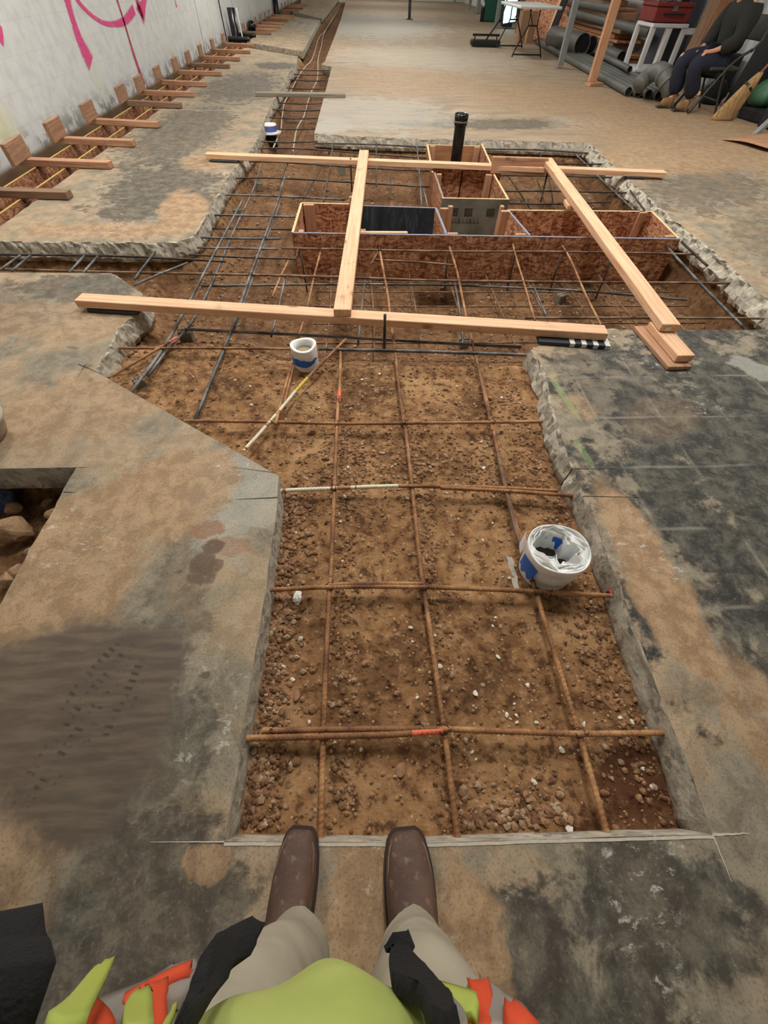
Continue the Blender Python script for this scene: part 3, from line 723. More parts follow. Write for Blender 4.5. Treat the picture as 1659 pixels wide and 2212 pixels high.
bar([(489,385),(600,385),(760,394),(929,404)], ZR, 'dark crosswise bar reaching the tall form side, nearer one', M_darks, r=.0075)
bar([(505,350),(600,350),(760,361),(929,370)], ZR, 'dark crosswise bar just in front of the far board', M_darks, r=.0075)
bar([(535,321),(640,321),(780,331),(921,342)], ZR, 'dark crosswise bar just beyond the far board, left of the black pipe', M_darks, r=.0075)
bar([(680,310),(800,312),(921,318)], ZR, 'dark crosswise bar under the far slab edge', M_darks, r=.007)
bar([(608,536),(800,540),(971,543),(1200,544),(1400,547),(1512,550)], ZR, 'brown crosswise bar running close along the long form front', M_mixed, r=.0072)
bar([(1135,687),(1400,687),(1700,688)], ZR, 'dark brown bar passing under the near end of the long slanting board', M_mixed, r=.0075)
bar([(803,561),(900,566),(982,573)], ZR-.03, 'short brown bar in front of the form, with hook at its left end', M_mixed, r=.0068)
bar([(801,571),(810,556),(820,536)], ZR-.02, 'short bent brown bar rising beside the long form front', M_mixed, r=.0062)
# right pit, lengthwise
bar([(1107,526),(1118,567),(1130,605),(1155,692)], ZR, 'rusty lengthwise bar leaving the form below the middle box', M_rust, r=.0072)
bar([(1151,614),(1165,648),(1182,686)], ZR-.03, 'short grey steel bar left of the concrete block in the pit', M_steel, r=.0065)
bar([(1210,524),(1232,560),(1262,630),(1298,702)], ZR, 'rusty lengthwise bar with pale flecks right of the concrete block', M_rust, r=.0072, paint=[(.72,.76,M_whitep),(.84,.87,M_whitep)])
bar([(1441,534),(1520,620),(1611,712)], ZR, 'long grey bar along the right broken slab edge', M_steel, r=.0085)
bar([(1472,522),(1500,548),(1528,574)], ZR+.02, 'short dark bar resting on the right broken slab face', M_darks, r=.008)
# rear zone
bar([(720,309),(711,370),(699,435)], ZR, 'left lengthwise bar behind the small left form box', M_darks, r=.007)
bar([(813,309),(813,360),(813,402)], ZR, 'straight lengthwise bar behind the dark blue panel', M_darks, r=.007)
bar([(843,361),(844,400),(845,430)], ZR-.05, 'lower lengthwise bar behind the dark blue panel', M_darks, r=.006)
bar([(899,305),(905,360),(911,448)], ZR+.01, 'pale grey bar standing beside the tall form side', M_steel, r=.0068)
bar([(900,360),(914,405),(925,450)], ZR-.01, 'second grey bar leaning toward the tall form side', M_steel, r=.006)
bar([(640,330),(620,355),(600,410)], ZR-.01, 'grey lengthwise bar left of the rear zone beside the third long bar', M_darks, r=.0065)
bar([(655,430),(690,370),(720,310)], ZR-.1, 'low bar sunk in soil behind the small left form box', M_darks, r=.006)
bar([(1048,322),(1160,324),(1286,332)], ZR, 'dark bar under the far slab edge right of the black pipe', M_darks, r=.007)
bar([(1190,353),(1308,355)], ZR+.01, 'dark bar just beyond the far board at the right slab edge', M_darks, r=.0075)
bar([(1071,379),(1200,380),(1341,384)], ZR, 'dark bar just in front of the far board, right side', M_darks, r=.0075)
bar([(1091,413),(1200,413),(1375,417)], ZR, 'dark bar crossing the right rear zone midway', M_darks, r=.0075)
bar([(1099,439),(1200,441),(1318,436)], ZR, 'dark bar just behind the right form box', M_darks, r=.007)
bar([(1091,371),(1120,412),(1147,452)], ZR-.02, 'lengthwise bar right of the rear form box, nearest to it', M_darks, r=.007)
bar([(1165,330),(1185,385),(1197,452)], ZR-.04, 'lengthwise bar under the long slanting board', M_darks, r=.007)
bar([(1160,390),(1170,415),(1178,452)], ZR-.06, 'low lengthwise bar in the right rear zone', M_darks, r=.006)
bar([(1242,332),(1300,389),(1369,454)], ZR, 'long grey lengthwise bar in the right rear zone', M_steel, r=.008)
bar([(1350,396),(1371,425),(1393,455)], ZR+.02, 'short bar lying on the right broken edge behind the form', M_darks, r=.007)
# left cross trench dowels
for k, (q, wd) in enumerate([([(0,583),(44,552)],'first'),([(25,586),(66,552)],'second'),([(150,588),(182,553)],'third'),([(180,589),(211,554)],'fourth'),([(290,604),(315,570),(338,540)],'fifth')]):
    bar(q, ZR+.01, f'{wd} short steel bar from the left wall end across the narrow left trench', M_steel, r=.0075)
bar([(290,616),(345,592),(405,568)], ZR+.02, 'loose slanting steel bar over the inner end of the narrow left trench', M_steel, r=.007)
# far trench bars
for v, wd in ((305,'first'),(277,'second'),(254,'third'),(237,'fourth'),(222,'fifth'),(190,'sixth'),(172,'seventh'),(160,'eighth'),(150,'ninth')):
    y = P(640, v, ZR)[1]
    bar([(-1.32,y,ZR),(-.9,y-.02,ZR-.01),(-.5,y,ZR)], 0, f'{wd} dark bar across the far trench beyond the far board', M_darks, r=.0075, world=True)
# lower mat in the pit
ZL = -.27
for k, (y, wd) in enumerate(((2.42,'nearest'),(2.66,'second'),(2.9,'third'),(3.12,'fourth'),(3.28,'farthest'))):
    bar([(-.35,y,ZL),(.9,y+.01,ZL-.01),(2.45,y-.01,ZL)], 0, f'{wd} crosswise bar of the low mat at the bottom of the pit', M_mixed, r=.0055, world=True)
for k in range(9):
    x = -.25+.31*k; wd = ['first','second','third','fourth','fifth','sixth','seventh','eighth','ninth'][k]
    bar([(x,2.2,ZL+.01),(x+.01,2.8,ZL-.0),(x,3.38,ZL+.01)], 0, f'{wd} lengthwise bar from the left in the low mat of the pit', M_mixed, r=.0055, world=True)
# upright ties between the two mats at the form
for k, (u, v, wd) in enumerate(((967,545,'below the middle box'),(1112,545,'left of the right box divider'),(1210,548,'under the right box'),(1318,560,'beside the long slanting board'),(650,545,'at the left form corner'))):
    p = P(u, v, ZR); bar([(p[0],p[1]-.02,ZR),(p[0]+.01,p[1]-.02,-.33)], 0, f'upright dark bar standing against the long form front {wd}', M_darks, r=.006, world=True)
# stakes
def stake(u, v, z0, z1, label, lean=(0,0), r=.010):
    p = P(u, v, z0); o = tube('steel_stake', [p, (p[0]+lean[0], p[1]+lean[1], z1)], r, M_darks, n=8, step=.05)
    tag(o, label, 'stake')
stake(830, 760, -.13, .09, 'black steel stake standing against the front of the near board', r=.008)
stake(760, 415, -.2, .07, 'thin black steel stake left of the post board near the far board', r=.008)
stake(1168, 437, -.2, .02, 'dark steel stake in the right rear zone', (.03,.12), .009)
# tie wires
tb = bmesh.new()
def tie_mesh():
    V = []; F = []; b = 0
    for (a0, th) in ((0, .5), (1, -.5)):
        pts_ = [(.0125*math.cos(t+a0)*1.1, .0125*math.sin(t+a0)*1.1, .011*math.sin(2*t+th)) for t in np.linspace(0, 2*PI, 15)]
        v, f = tube_data(pts_, .0011, 5); V += list(v); F += [tuple(i+b for i in q) for q in f]; b += len(v)
    v, f = tube_data([(0,.01,.008),(.004,.016,.016),(-.002,.019,.02)], .0014, 5); V += list(v); F += [tuple(i+b for i in q) for q in f]
    me = bpy.data.meshes.new('tie_wire'); me.from_pydata([tuple(map(float, q)) for q in V], [], F); me.materials.append(M_tie); return me
TM = tie_mesh()
for i, (u, v) in enumerate([(700,1590),(712,1268),(720,1055),(728,914),(735,757),(958,1577),(905,1576),(915,1268),(888,1052),(874,914),(856,758),(1250,1583),(1160,1278),(1097,1060),(1062,912),(1027,763),(733,862),(870,890),(1055,895),
        (505,715),(485,752),(412,752),(550,560),(541,594),(456,591),(604,424),(590,468),(573,515),(835,605),(992,606),(690,540),(820,540),(1112,543),(1218,546),(1240,609),(1134,609),(1180,1285),(600,1575),(622,812)]):
    p = P(u, v, ZR+.008); o = bpy.data.objects.new('tie_wire', TM); o.location = (p[0], p[1], ZR+.009); o.rotation_euler = (0, 0, rng.rand()*6)
    link(o); tag(o, 'twisted dark wire knotting two reinforcing bars at their crossing', 'tie wire', 'wire ties at the bar crossings')

# ------------------------------------------------------------------ concrete spacer blocks
M_conc = plain('spacer_concrete', rgb(128, 120, 104), .95, bumps=.5, nscale=90, var=.3)
def dobie(u, v, z, s, rz, label):
    p = P(u, v, z); bm = bmesh.new(); box_bm(bm, 0, 0, 0, s, s*.8, s, bev=.006)
    box_bm(bm, 0, 0, s*.48, s*1.01, .008, .012, mi=0)
    for q in bm.verts: q.co += Vector(rng.randn(3)*.0012)
    o = bm_obj('spacer_block', bm, M_conc); o.location = (p[0], p[1], z+s*.5); o.rotation_euler = (0, 0, rz); tag(o, label, 'spacer block')
    for k in (-1, 1):
        tube('tie_wire', [(k*.006, 0, s*.5), (k*.012, 0, s*.62), (k*.004, .004, s*.8)], .0012, M_tie, o, n=5, step=.01)
dobie(1207, 655, -.335, .07, .5, 'grey concrete spacer block on the pit floor below the slanting board')
dobie(1000, 752, -.15, .055, .1, 'small grey spacer block wired under bars at the right part of near board')
dobie(408, 738, -.175, .075, .1, 'dark grey spacer block under the steel bars left of the taped sleeve')
dobie(308, 838, -.11, .055, .6, 'muddy spacer block by the slanted saw cut')
dobie(738, 378, -.28, .09, .1, 'spacer block behind the small left box')
dobie(515, 470, -.24, .07, .3, 'dusty spacer block in the left strip beside the broken edge')
dobie(562, 412, -.2, .07, .2, 'pale spacer block in the left strip near the far board')

# ------------------------------------------------------------------ lumber boards
def lumber(a, b, w, t, label, mat=M_fir, name='lumber_board'):
    o = plank(name, a, b, w, t, mat); return tag(o, label, 'board')
zt = .06
lumber((-1.606,2.352,.022), (1.305,1.982,.022), .089, .040, 'near crosswise pale board lying on both slabs over the trench')
lumber((-1.54,5.29,.02), (2.99,4.846,.02), .089, .04, 'far crosswise pale board spanning the pit behind the form boxes')
lumber((.043,5.27,.062), (-.115,2.123,.062), .093, .04, 'lengthwise pale board resting on the near and far boards')
lumber((1.858,5.07,.062), (1.625,1.950,.064), .095, .042, 'long slanting pale board at the right with a tag on its end')
T = P(1463,775,.06); T2 = P(1412,700,.02)
lumber((1.62,2.06,.024), (1.625,1.735,.024), .092, .038, 'short pale block under the end of the slanting board', M_fir)
lumber((1.585,2.09,.001), (1.60,1.70,.001), .125, .022, 'thin dull board flat on slab under the short block', M_fir2)
p = (1.614, 1.9485)
lab = mesh_obj('price_tag', [(1.60,1.9475,.072),(1.63,1.945,.072),(1.63,1.945,.092),(1.60,1.9475,.092)], [(0,1,2,3)], M_white); 
slb = [o for o in bpy.data.objects if o.get('label','').startswith('long slanting')][0]
bpy.context.view_layer.update()
lab.parent = slb; lab.matrix_parent_inverse = slb.matrix_world.inverted()
lab.data.materials[0] = M_white
# shims
def shim(a, b, label, stripes=False, w=.07, t=.019):
    o = plank('shim', a, b, w, t, M_shim); tag(o, label, 'shim')
    if stripes:
        L = (Vector(b)-Vector(a)).length
        for k in range(4):
            bm = bmesh.new(); box_bm(bm, L/2-.012-k*.062, 0, 0, .026, w+.002, t+.002); c = bm_obj('white_stripe', bm, M_white, o)
shim((.94,1.975,.001), (1.315,1.925,.001), 'black shim strip with white dashes under the near board right end', True)
shim((-1.56,2.33,.001), (-1.27,2.29,.001), 'dark blue shim under the left end of the near board')
shim((-1.50,5.265,0.0), (-1.22,5.235,0.0), 'dark blue shim under the left end of the far board')
shim((2.62,4.865,0.0), (2.80,4.845,0.0), 'dark shim under the right end of the far board')
lumber((-1.55,8.70,.001), (-.20,8.72,.001), .14, .04, 'weathered grey board laid across the narrow far trench', M_grayw)
# upright block on the far board
lumber((1.29,4.985,.0), (1.83,4.95,.0), .038, .125, 'upright dull pale board on edge beside the far board', M_fir2)
for (u, v, w, lab) in ((1200,438,.02,'wood offcut poking out left of the slanting board'),):
    pass
o = box('wood_shim', (1.735,3.95,.045), (.16,.05,.03), M_fir, rot=(0,0,1.45)); tag(o, 'small pale wood offcut under the slanting board at the right box', 'offcut')
o = box('wood_shim', (1.80,3.62,.03), (.05,.02,.012), M_fir, rot=(0,0,.1)); tag(o, 'tiny pale wood chip poking out right of the slanting board', 'offcut')

# ------------------------------------------------------------------ OSB formwork in the pit
FB = -.36
def panel(a, b, z0, z1, th, mat, parent, name='form_panel', edge=M_edgey, side=1):
    a = Vector((a[0], a[1], 0)); b = Vector((b[0], b[1], 0)); d = b-a; L = d.length; ang = math.atan2(d.y, d.x)
    bm = bmesh.new(); box_bm(bm, L/2, 0, (z0+z1)/2, L, th, z1-z0-.004)
    o = bm_obj(name, bm, mat, parent); o.location = (a.x, a.y, 0); o.rotation_euler = (0, 0, ang)
    bm = bmesh.new(); box_bm(bm, L/2, 0, z1-.001, L, th, .002); bm_obj('panel_edge', bm, edge, o)
    return o
def stud(x, y, z0, z1, wx, wy, parent, mat=M_fir2):
    bm = bmesh.new(); box_bm(bm, 0, 0, 0, z1-z0, wy, wx, bev=.002)
    o = bm_obj('stud', bm, mat, parent); o.location = (x, y, (z0+z1)/2); o.rotation_euler = (0, PI/2, 0)
    return o
form = empty('formwork_box', (.96, 3.41, FB)); tag(form, 'long form of red-brown strand board with box compartments in the pit', 'formwork')
def fl(o): o.location = Vector(o.location)-Vector((.96,3.41,FB)); return o
M_dkpanel = NT('dark_blue_panel')
t = M_dkpanel; co = t.co(); nn = t.noise(t.mapping(co, (9, 9, .7)), 1.3, 4, .6)
n3 = t.noise(t.mapping(co, (60, 60, 8)), 1.3, 3)
cc = t.ramp(nn, [(.35, rgb(30, 44, 54)), (.6, rgb(46, 66, 78)), (.8, rgb(96, 118, 126))])
M_dkpanel = t.fin(t.mix(t.math('MULTIPLY', t.rng(n3, .55, .7), .25), cc, rgb(140, 150, 150)), .38)
t = NT('grey_stamped_panel'); co = t.co(); nn = t.noise(co, 4, 5)
M_gypanel = t.fin(t.mix(t.rng(nn, .3, .7), rgb(92, 92, 82), rgb(134, 132, 118)), .8, t.bump(t.noise(co, 90), .15, .003))
fl(panel((-.52,3.462), (2.445,3.375), FB, 0, .018, M_osb, form, edge=M_blue_chalk))            # long front
fl(panel((-.52,3.47), (-.505,4.10), FB, 0, .018, M_osb, form))                               # left end
fl(panel((-.50,4.10), (.02,4.075), FB, 0, .018, M_osbl, form))                                # rear of the left box
fl(panel((-.03,4.045), (.64,4.0), FB, .0, .016, M_dkpanel, form, edge=M_blue_chalk))          # dark blue inside sheet
fl(panel((.63,4.0), (.645,3.44), FB, .0, .018, M_osb, form, edge=M_blue_chalk))              # divider left
fl(panel((1.24,3.95), (1.285,3.43), FB, .0, .018, M_osb, form, edge=M_blue_chalk))           # divider right
fl(panel((1.235,3.965), (2.49,3.955), FB, 0, .018, M_osbl, form))                            # rear of the right box
fl(panel((2.485,3.95), (2.44,3.39), FB, 0, .018, M_osb, form))                               # right end
g = fl(panel((.715,4.25), (1.31,4.232), FB-.02, 0.0, .018, M_gypanel, form))                  # grey stamped board
fl(panel((.735,4.99), (.725,4.26), FB, 0, .018, M_osb, form, edge=M_grayw))                  # stem left inner
fl(panel((1.322,4.95), (1.302,4.245), FB, 0, .018, M_osb, form))                             # stem right
fl(panel((.72,5.10), (1.42,5.06), FB, .005, .018, M_osb, form, edge=M_blue_chalk))            # stem rear wall
fl(panel((.775,6.02), (.715,4.99), FB, 0, .02, M_ply, form, edge=M_edgey))                   # stem left outer
fl(panel((.78,6.02), (1.40,6.0), FB, .0, .018, M_ply, form))                                 # far end
fl(panel((1.395,6.0), (1.33,5.08), FB, .02, .02, M_osb, form))                               # stem right outer
fl(panel((1.02,5.085), (1.035,5.084), FB, -.005, .024, M_blkm, form, name='panel_seam'))
for (x, y, wx, wy, z1) in ((-.46,3.505,.038,.05,-.003),(-.44,4.06,.089,.038,0),(-.02,3.52,.10,.04,0.0),(-.06,4.04,.075,.05,.06),(.70,3.98,.07,.038,.004),(.69,3.465,.09,.03,0),(1.21,3.93,.075,.045,.004),(1.22,3.455,.08,.03,0),
                      (2.40,3.94,.06,.05,0),(2.39,3.43,.075,.04,0),(.775,4.93,.045,.05,0),(1.27,4.93,.06,.045,0),(.83,5.97,.06,.04,0),(1.34,5.95,.06,.05,0),(.75,3.98,.038,.04,.02),(1.19,3.99,.03,.05,.02)):
    fl(stud(x, y, FB, z1, wx, wy, form))
fl(box('cleat', (.16,3.485,-.006), (.38,.03,.012), M_fir, form))
# blurred stamp marks on the grey board (illegible ink)
M_ink = plain('stamp_ink', rgb(64, 62, 54), .85, var=.3)
def mark(x, z, w, h): 
    y = 4.25 - (x-.715)*.03 - .0105
    bm = bmesh.new(); box_bm(bm, 0, 0, 0, w, .0012, h); o = bm_obj('stamp_mark', bm, M_ink, form); o.location = Vector((x, y, z))-Vector((.96,3.41,FB)); o.rotation_euler = (0,0,-.03)
for x0 in (.80, .93, 1.13):
    for r in range(4): mark(x0+.035, -.075-r*.016, .075, .008)
    for c in range(3): mark(x0+.01+c*.025, -.10, .006, .06)
for k in range(9): mark(.79+k*.034, -.165, .006 if k % 3 else .016, .028); mark(.80+k*.034, -.178, .02, .004)
# OSB second small things: brown plates around pit
# ------------------------------------------------------------------ black stand pipe
def pipe_stand(x, y, z0, z1, r, label, coup=True, lean=(0,0)):
    L = z1-z0; bm = bmesh.new()
    pr = [(r, 0), (r, L-.09), (r*1.0, L-.088), (r*1.14, L-.08), (r*1.14, L-.045), (r*1.2, L-.04), (r*1.2, L), (r*1.1, L+.002), (r*.95, L-.01), (r*.9, L-.06)]
    lathe(bm, pr if coup else [(r,0),(r,L),(r*.88,L),(r*.88,L-.05)], 28)
    o = bm_obj('vent_pipe', bm, M_blk, smooth=True); o.location = (x, y, z0); o.rotation_euler = (lean[1], lean[0], 0)
    tag(o, label, 'pipe')
    if coup:
        bm = bmesh.new(); lathe(bm, [(.001,L-.035),(r*.95,L-.03)], 20); bm_obj('cap', bm, M_blkm, o)
        bm = bmesh.new(); lathe(bm, [(r*1.16,L-.062),(r*1.19,L-.06),(r*1.19,L-.052),(r*1.16,L-.05)], 28); bm_obj('clamp_band', bm, M_steel, o, True)
        box('fin', (0,0,L-.02), (r*1.9,.004,.03), M_blk, o)
    return o
pipe_stand(1.02, 5.45, -.34, .345, .057, 'tall black stand pipe with a clamped coupling rising from the rear form box')
pipe_stand(-3.24, 16.6, -.2, .50, .10, 'black stand pipe beside the white wall at the nearer side trench', False)
pipe_stand(-3.28, 26.2, -.2, .75, .11, 'black stand pipe by the white wall far down the room', False)
for (u, v, lab) in ((515,48,'round'),):
    x, y, z = P(u, v+20, 0)
    bm = bmesh.new(); lathe(bm, [(.0,0),(.11,0),(.11,.16),(.07,.18),(.07,.22),(0.0,.22)], 20); o = bm_obj('pipe_fitting', bm, M_blk, smooth=True); o.location = (-3.1, 18.3, .0); o.rotation_euler = (PI/2, 0, .5); o.location.z = .11
    tag(o, 'black pipe fitting lying behind the stand pipe at the wall', 'pipe fitting')
for (y, lab) in ((15.9,'nearer'),(16.9,'farther')):
    o = tube('drain_pipe', [(-3.3,y,.03),(-2.75,y-.1,.03)], .05, M_blk, n=14); tag(o, f'{lab} black pipe stub lying across the footing slot beside the white wall', 'pipe')
o = tube('conduit', [(-3.02,16.4,-.1),(-3.08,16.5,.5)], .018, M_white, n=8); tag(o, 'thin white conduit stub beside the black stand pipe', 'conduit')
o = tube('thin_rod', [(-3.35,15.9,0),(-3.37,15.9,1.2)], .016, M_darks, n=6); tag(o, 'thin dark rod standing against the white wall left of the stand pipe', 'rod')

# ------------------------------------------------------------------ white foam sleeves
def sleeve1():
    r = .066; b = P(661, 812, -.105); cx, cy = b[0]+.003, b[1]+r
    rt = empty('pipe_sleeve', (cx, cy, -.12)); tag(rt, 'white foam pipe sleeve with a blue tape band at the diagonal bars', 'pipe sleeve')
    M_ = Matrix.Rotation(-.02, 4, 'Y') @ Matrix.Rotation(.03, 4, 'X')
    bm = bmesh.new(); H = .155; n = 40
    prof = [(r*.94,0),(r*.97,.04),(r,.09),(r*1.02,H),(r*1.0,H+.003),(r*.78,H+.001),(r*.74,H-.03),(r*.74,H-.05)]
    lathe(bm, prof, n)
    for v in bm.verts: v.co.x *= 1+.03*math.sin(3*math.atan2(v.co.y, v.co.x)); v.co.z += .004*math.sin(2*math.atan2(v.co.y, v.co.x)+1)
    o = bm_obj('foam_wrap', bm, M_foam, rt, True); o.matrix_local = M_
    bm = bmesh.new(); lathe(bm, [(0.0001,H-.032),(r*.6,H-.034),(r*.75,H-.036)], n)
    t = NT('mesh_gravel'); co = t.co(); ch = t.math('MAXIMUM', t.rng(t.math('SINE', t.math('MULTIPLY', t.math('ADD', t.sep(co,0), t.sep(co,1)), 700.)), .3, .8), t.rng(t.math('SINE', t.math('MULTIPLY', t.math('SUBTRACT', t.sep(co,0), t.sep(co,1)), 700.)), .3, .8))
    mg = t.fin(t.mix(ch, rgb(96, 84, 62), rgb(196, 184, 150)), .8)
    bm_obj('mesh_screen', bm, mg, rt).matrix_local = M_
    # tape band: front half, ragged ends
    vs = []; fs = []; m = 26
    for i in range(m+1):
        a = -PI*.5-1.45+2.75*i/m; up = .112+.004*math.sin(i*.9)-.012*(i > m*.55); dn = .068 + .001*max(0,i-m*.5) - .003*math.sin(i*.5)
        if i > m*.85: dn = up-.014*(m+1-i)/(m*.15)
        for z in (dn, (dn+up)/2, up):
            rr = r*(.97+.05*z/.15)*1.025+.0012; vs.append((rr*math.cos(a)*(1+.03*math.sin(3*a)), rr*math.sin(a), z))
    for i in range(m):
        for k in range(2): fs.append((3*i+k, 3*i+3+k, 3*i+4+k, 3*i+1+k))
    o = mesh_obj('tape_band', vs, fs, M_tape, rt, True); o.matrix_local = M_
    vs = [(-.066,-.03,.06),(-.078,-.045,.01),(-.064,-.05,.0),(-.06,-.04,.05)]; mesh_obj('foam_tail', vs, [(0,1,2,3)], M_foam, rt).matrix_local = M_
sleeve1()
M_litter2 = plain('torn_plastic', rgb(168, 158, 142), .5, var=.3, nscale=60)
def sleeve2():
    cx, cy = .635, .645; rt = empty('foam_roll', (cx, cy, -.12)); tag(rt, 'big white foam roll with crumpled inner folds beside the right slab', 'pipe sleeve')
    H = .175; n = 90; th = np.linspace(0, 2*PI, n, endpoint=False)
    # star shaped mouth, in the measured directions
    key = [(0,.066),(.5,.038),(.9,.056),(1.4,.062),(2.0,.066),(2.6,.070),(3.1,.064),(3.6,.040),(4.1,.022),(4.45,.052),(4.8,.038),(5.2,.045),(5.6,.078),(5.9,.05),(2*PI,.066)]
    ka = [q[0] for q in key]; kr = [min(.084, q[1]*1.22) for q in key]
    inner = np.interp(th, ka, kr); outer = .101*(1+.03*np.cos(2*th+.4))
    layers = 5
    for L in range(layers):
        f = (L/(layers-1)); rad = outer*(1-f)+inner*f
        if L: rad = rad+.0035*np.sin(th*7+L*1.7)*(.4+.6*f)+.002*np.sin(th*17+L)
        htop = H-.003*L+.004*np.sin(th*3+L*2)+(.0 if L == 0 else .004*np.sin(5*th+L))
        vs = []; fs = []; thk = .0042 if L else .006
        rows = []
        for (ro, z, inn) in ((0,0,0),(0,.5,0),(0,.93,0),(0,1,0),(thk*.5,1.018,0),(thk,1,0),(thk,.9,0),(thk,.35,0)):
            taper = (.84+.16*min(1, z*1.15))
            rows.append([((rad[k]*taper-ro)*math.cos(th[k]), (rad[k]*taper-ro)*math.sin(th[k]), htop[k]*z) for k in range(n)])
        for rw in rows: vs += rw
        for j in range(len(rows)-1):
            for k in range(n): fs.append((j*n+k, j*n+(k+1)%n, (j+1)*n+(k+1)%n, (j+1)*n+k))
        mesh_obj('foam_layer' if L else 'outer_foam_layer', vs, fs, M_foam, rt, True)
    # filler between layers (foam bulk seen from above)
    vs = []; fs = []
    for f in (0, .25, .5, .75, 1.0):
        rad = outer*(1-f)*.99+inner*f+.0
        for k in range(n): vs.append((rad[k]*math.cos(th[k]), rad[k]*math.sin(th[k]), H-.012-.006*math.sin(f*20)))
    for j in range(4):
        for k in range(n): fs.append((j*n+k, j*n+(k+1)%n, (j+1)*n+(k+1)%n, (j+1)*n+k))
    mesh_obj('foam_core', vs, fs, M_foam, rt, True)
    bm = bmesh.new(); lathe(bm, [(.0001,.075),(.07,.07)], 24); bm_obj('pipe_cover', bm, plain('dusty_rubber', rgb(74, 66, 58), .85, var=.3), rt)
    # tape: outside left and inside right rear
    def band(a0, a1, rr, z0, z1, inn):
        vs = []; fs = []; m = 14
        for i in range(m+1):
            a = a0+(a1-a0)*i/m; r0 = (np.interp(a % (2*PI), ka, kr)-.006) if inn else rr
            for z in (z0+.01*math.sin(i), z1-.015*abs(i/m-.5)): vs.append((r0*math.cos(a), r0*math.sin(a), z))
        for i in range(m): fs.append((2*i, 2*i+2, 2*i+3, 2*i+1))
        mesh_obj('tape_band', vs, fs, M_tape, rt, True)
    band(PI*.98, PI*1.22, .1035, .07, .145, False); band(.55, 1.7, 0, .085, .14, True)
    # flap at the upper left and torn sheet at the foot
    vs = []; fs = []
    for i in range(9):
        a = PI*.78+.05*i; rr = .104+.014*(1-i/8); 
        for z in (.09, .165+.01*(i < 3)): vs.append((rr*math.cos(a), rr*math.sin(a), z))
    for i in range(8): fs.append((2*i, 2*i+2, 2*i+3, 2*i+1))
    mesh_obj('loose_flap', vs, fs, M_foam, rt, True)
    vs = []; fs = []
    for i in range(8):
        for j in range(3): vs.append((-.108-.010*j+.004*math.sin(i*2), .05-.02*i+.004*j, .03+.004*math.sin(i+j)-.003*j))
    for i in range(7):
        for j in range(2): fs.append((3*i+j, 3*i+j+1, 3*i+j+4, 3*i+j+3))
    mesh_obj('torn_sheet', vs, fs, M_litter2, rt, True)
sleeve2()
# blue taped cup in the far trench
x, y, _ = P(585, 292, -.12)
rt = empty('pipe_collar', (x, y, -.13)); tag(rt, 'blue taped pipe collar on a white flange in the far trench', 'pipe collar')
bm = bmesh.new(); lathe(bm, [(.13,.03),(.14,.04),(.10,.045),(.085,.05)], 28); bm_obj('flange', bm, M_white, rt, True)
bm = bmesh.new(); lathe(bm, [(.085,.05),(.09,.105)], 28); bm_obj('tape_band', bm, plain('blue_tape_far', rgb(92,108,178), .6), rt, True)
bm = bmesh.new(); lathe(bm, [(.09,.105),(.088,.116),(.08,.112),(.0,.11)], 28); bm_obj('lid', bm, M_white, rt, True)
tube('pipe', [(0,0,-.1),(0,0,.04)], .07, M_blkm, rt, n=16)
# cables in the far trench
M_cable = plain('cable_grey', rgb(186, 170, 150), .6, var=.15)
def cable(l, label, z=-.14, r=.009):
    o = tube('cable', [P(u, v, z) for u, v in l], r, M_cable, n=6, step=.15); tag(o, label, 'cable')
cable([(589,322),(600,298),(607,277),(609,255),(615,222),(627,200),(645,165),(661,143),(675,126),(690,80),(708,58),(733,8)], 'left pale cable winding along the far trench')
cable([(633,327),(641,280),(655,255),(660,240),(670,205),(684,175),(687,155),(687,128),(694,100),(702,69),(727,28),(738,6)], 'right pale cable winding along the far trench')

# ------------------------------------------------------------------ wall forms along the left wall
ys = [4.17, 5.03, 5.83, 6.71, 7.81, 8.55, 9.45, 10.48, 11.37, 12.37, 13.5, 14.7, 17.6, 18.7, 19.8, 20.9, 22.0, 23.1, 24.2, 27.3, 28.6, 30.0, 31.4]
ordn = ['first','second','third','fourth','fifth','sixth','seventh','eighth','ninth','tenth','eleventh','twelfth','thirteenth','fourteenth','fifteenth','sixteenth','seventeenth','eighteenth','nineteenth','twentieth','twenty-first','twenty-second','twenty-third']
for i, y in enumerate(ys):
    a = rng.randn()*.02
    lumber((-3.24,y+.03,.005), (-2.41+rng.randn()*.03,y-.05+a,.005), .089, .05, f'{ordn[i]} short crosspiece from the camera in the row along the white wall', M_fir2 if i % 4 else M_fir3, 'crosspiece')
    if i > 0 or True:
        o = plank('wall_block', (-3.14,y-.26,.058), (-3.17,y+.10,.058), .038, .15, M_fir4)
        tag(o, f'{ordn[i]} upright wood block from the camera standing before the white wall', 'wood block', )
segs = [(3.4,8.3),(8.35,13.4),(13.4,15.4),(17.2,24.6),(27,32)]
for k, (a, b) in enumerate(segs):
    for (x, nm) in ((-2.82,'outer'),(-3.10,'inner')):
        o = panel((x, a), (x-.0, b), -.24, -.0, .018, M_osbd, None, name='form_rail', edge=M_edgeyy)
        tag(o, f'{nm} strand board side of the wall footing form, {ordn[k]} length from the camera', 'form board')
    for j, y in enumerate(ys):
        if a < y < b:
            for x in (-2.86, -3.06):
                pass
for i, y in enumerate(ys[:14]):
    o = empty('form_spreader', (-2.96, y+.35, -.2)); tag(o, f'{ordn[i]} upright stud and board spreader between the wall form sides', 'spreader')
    s = stud(-.10, 0, -.02, .16, .05, .05, o); s2 = stud(.10, 0, -.02, .18, .05, .05, o, M_fir3)
    box('spreader_board', (0, .03, .07), (.25, .018, .2), M_osbd, o)

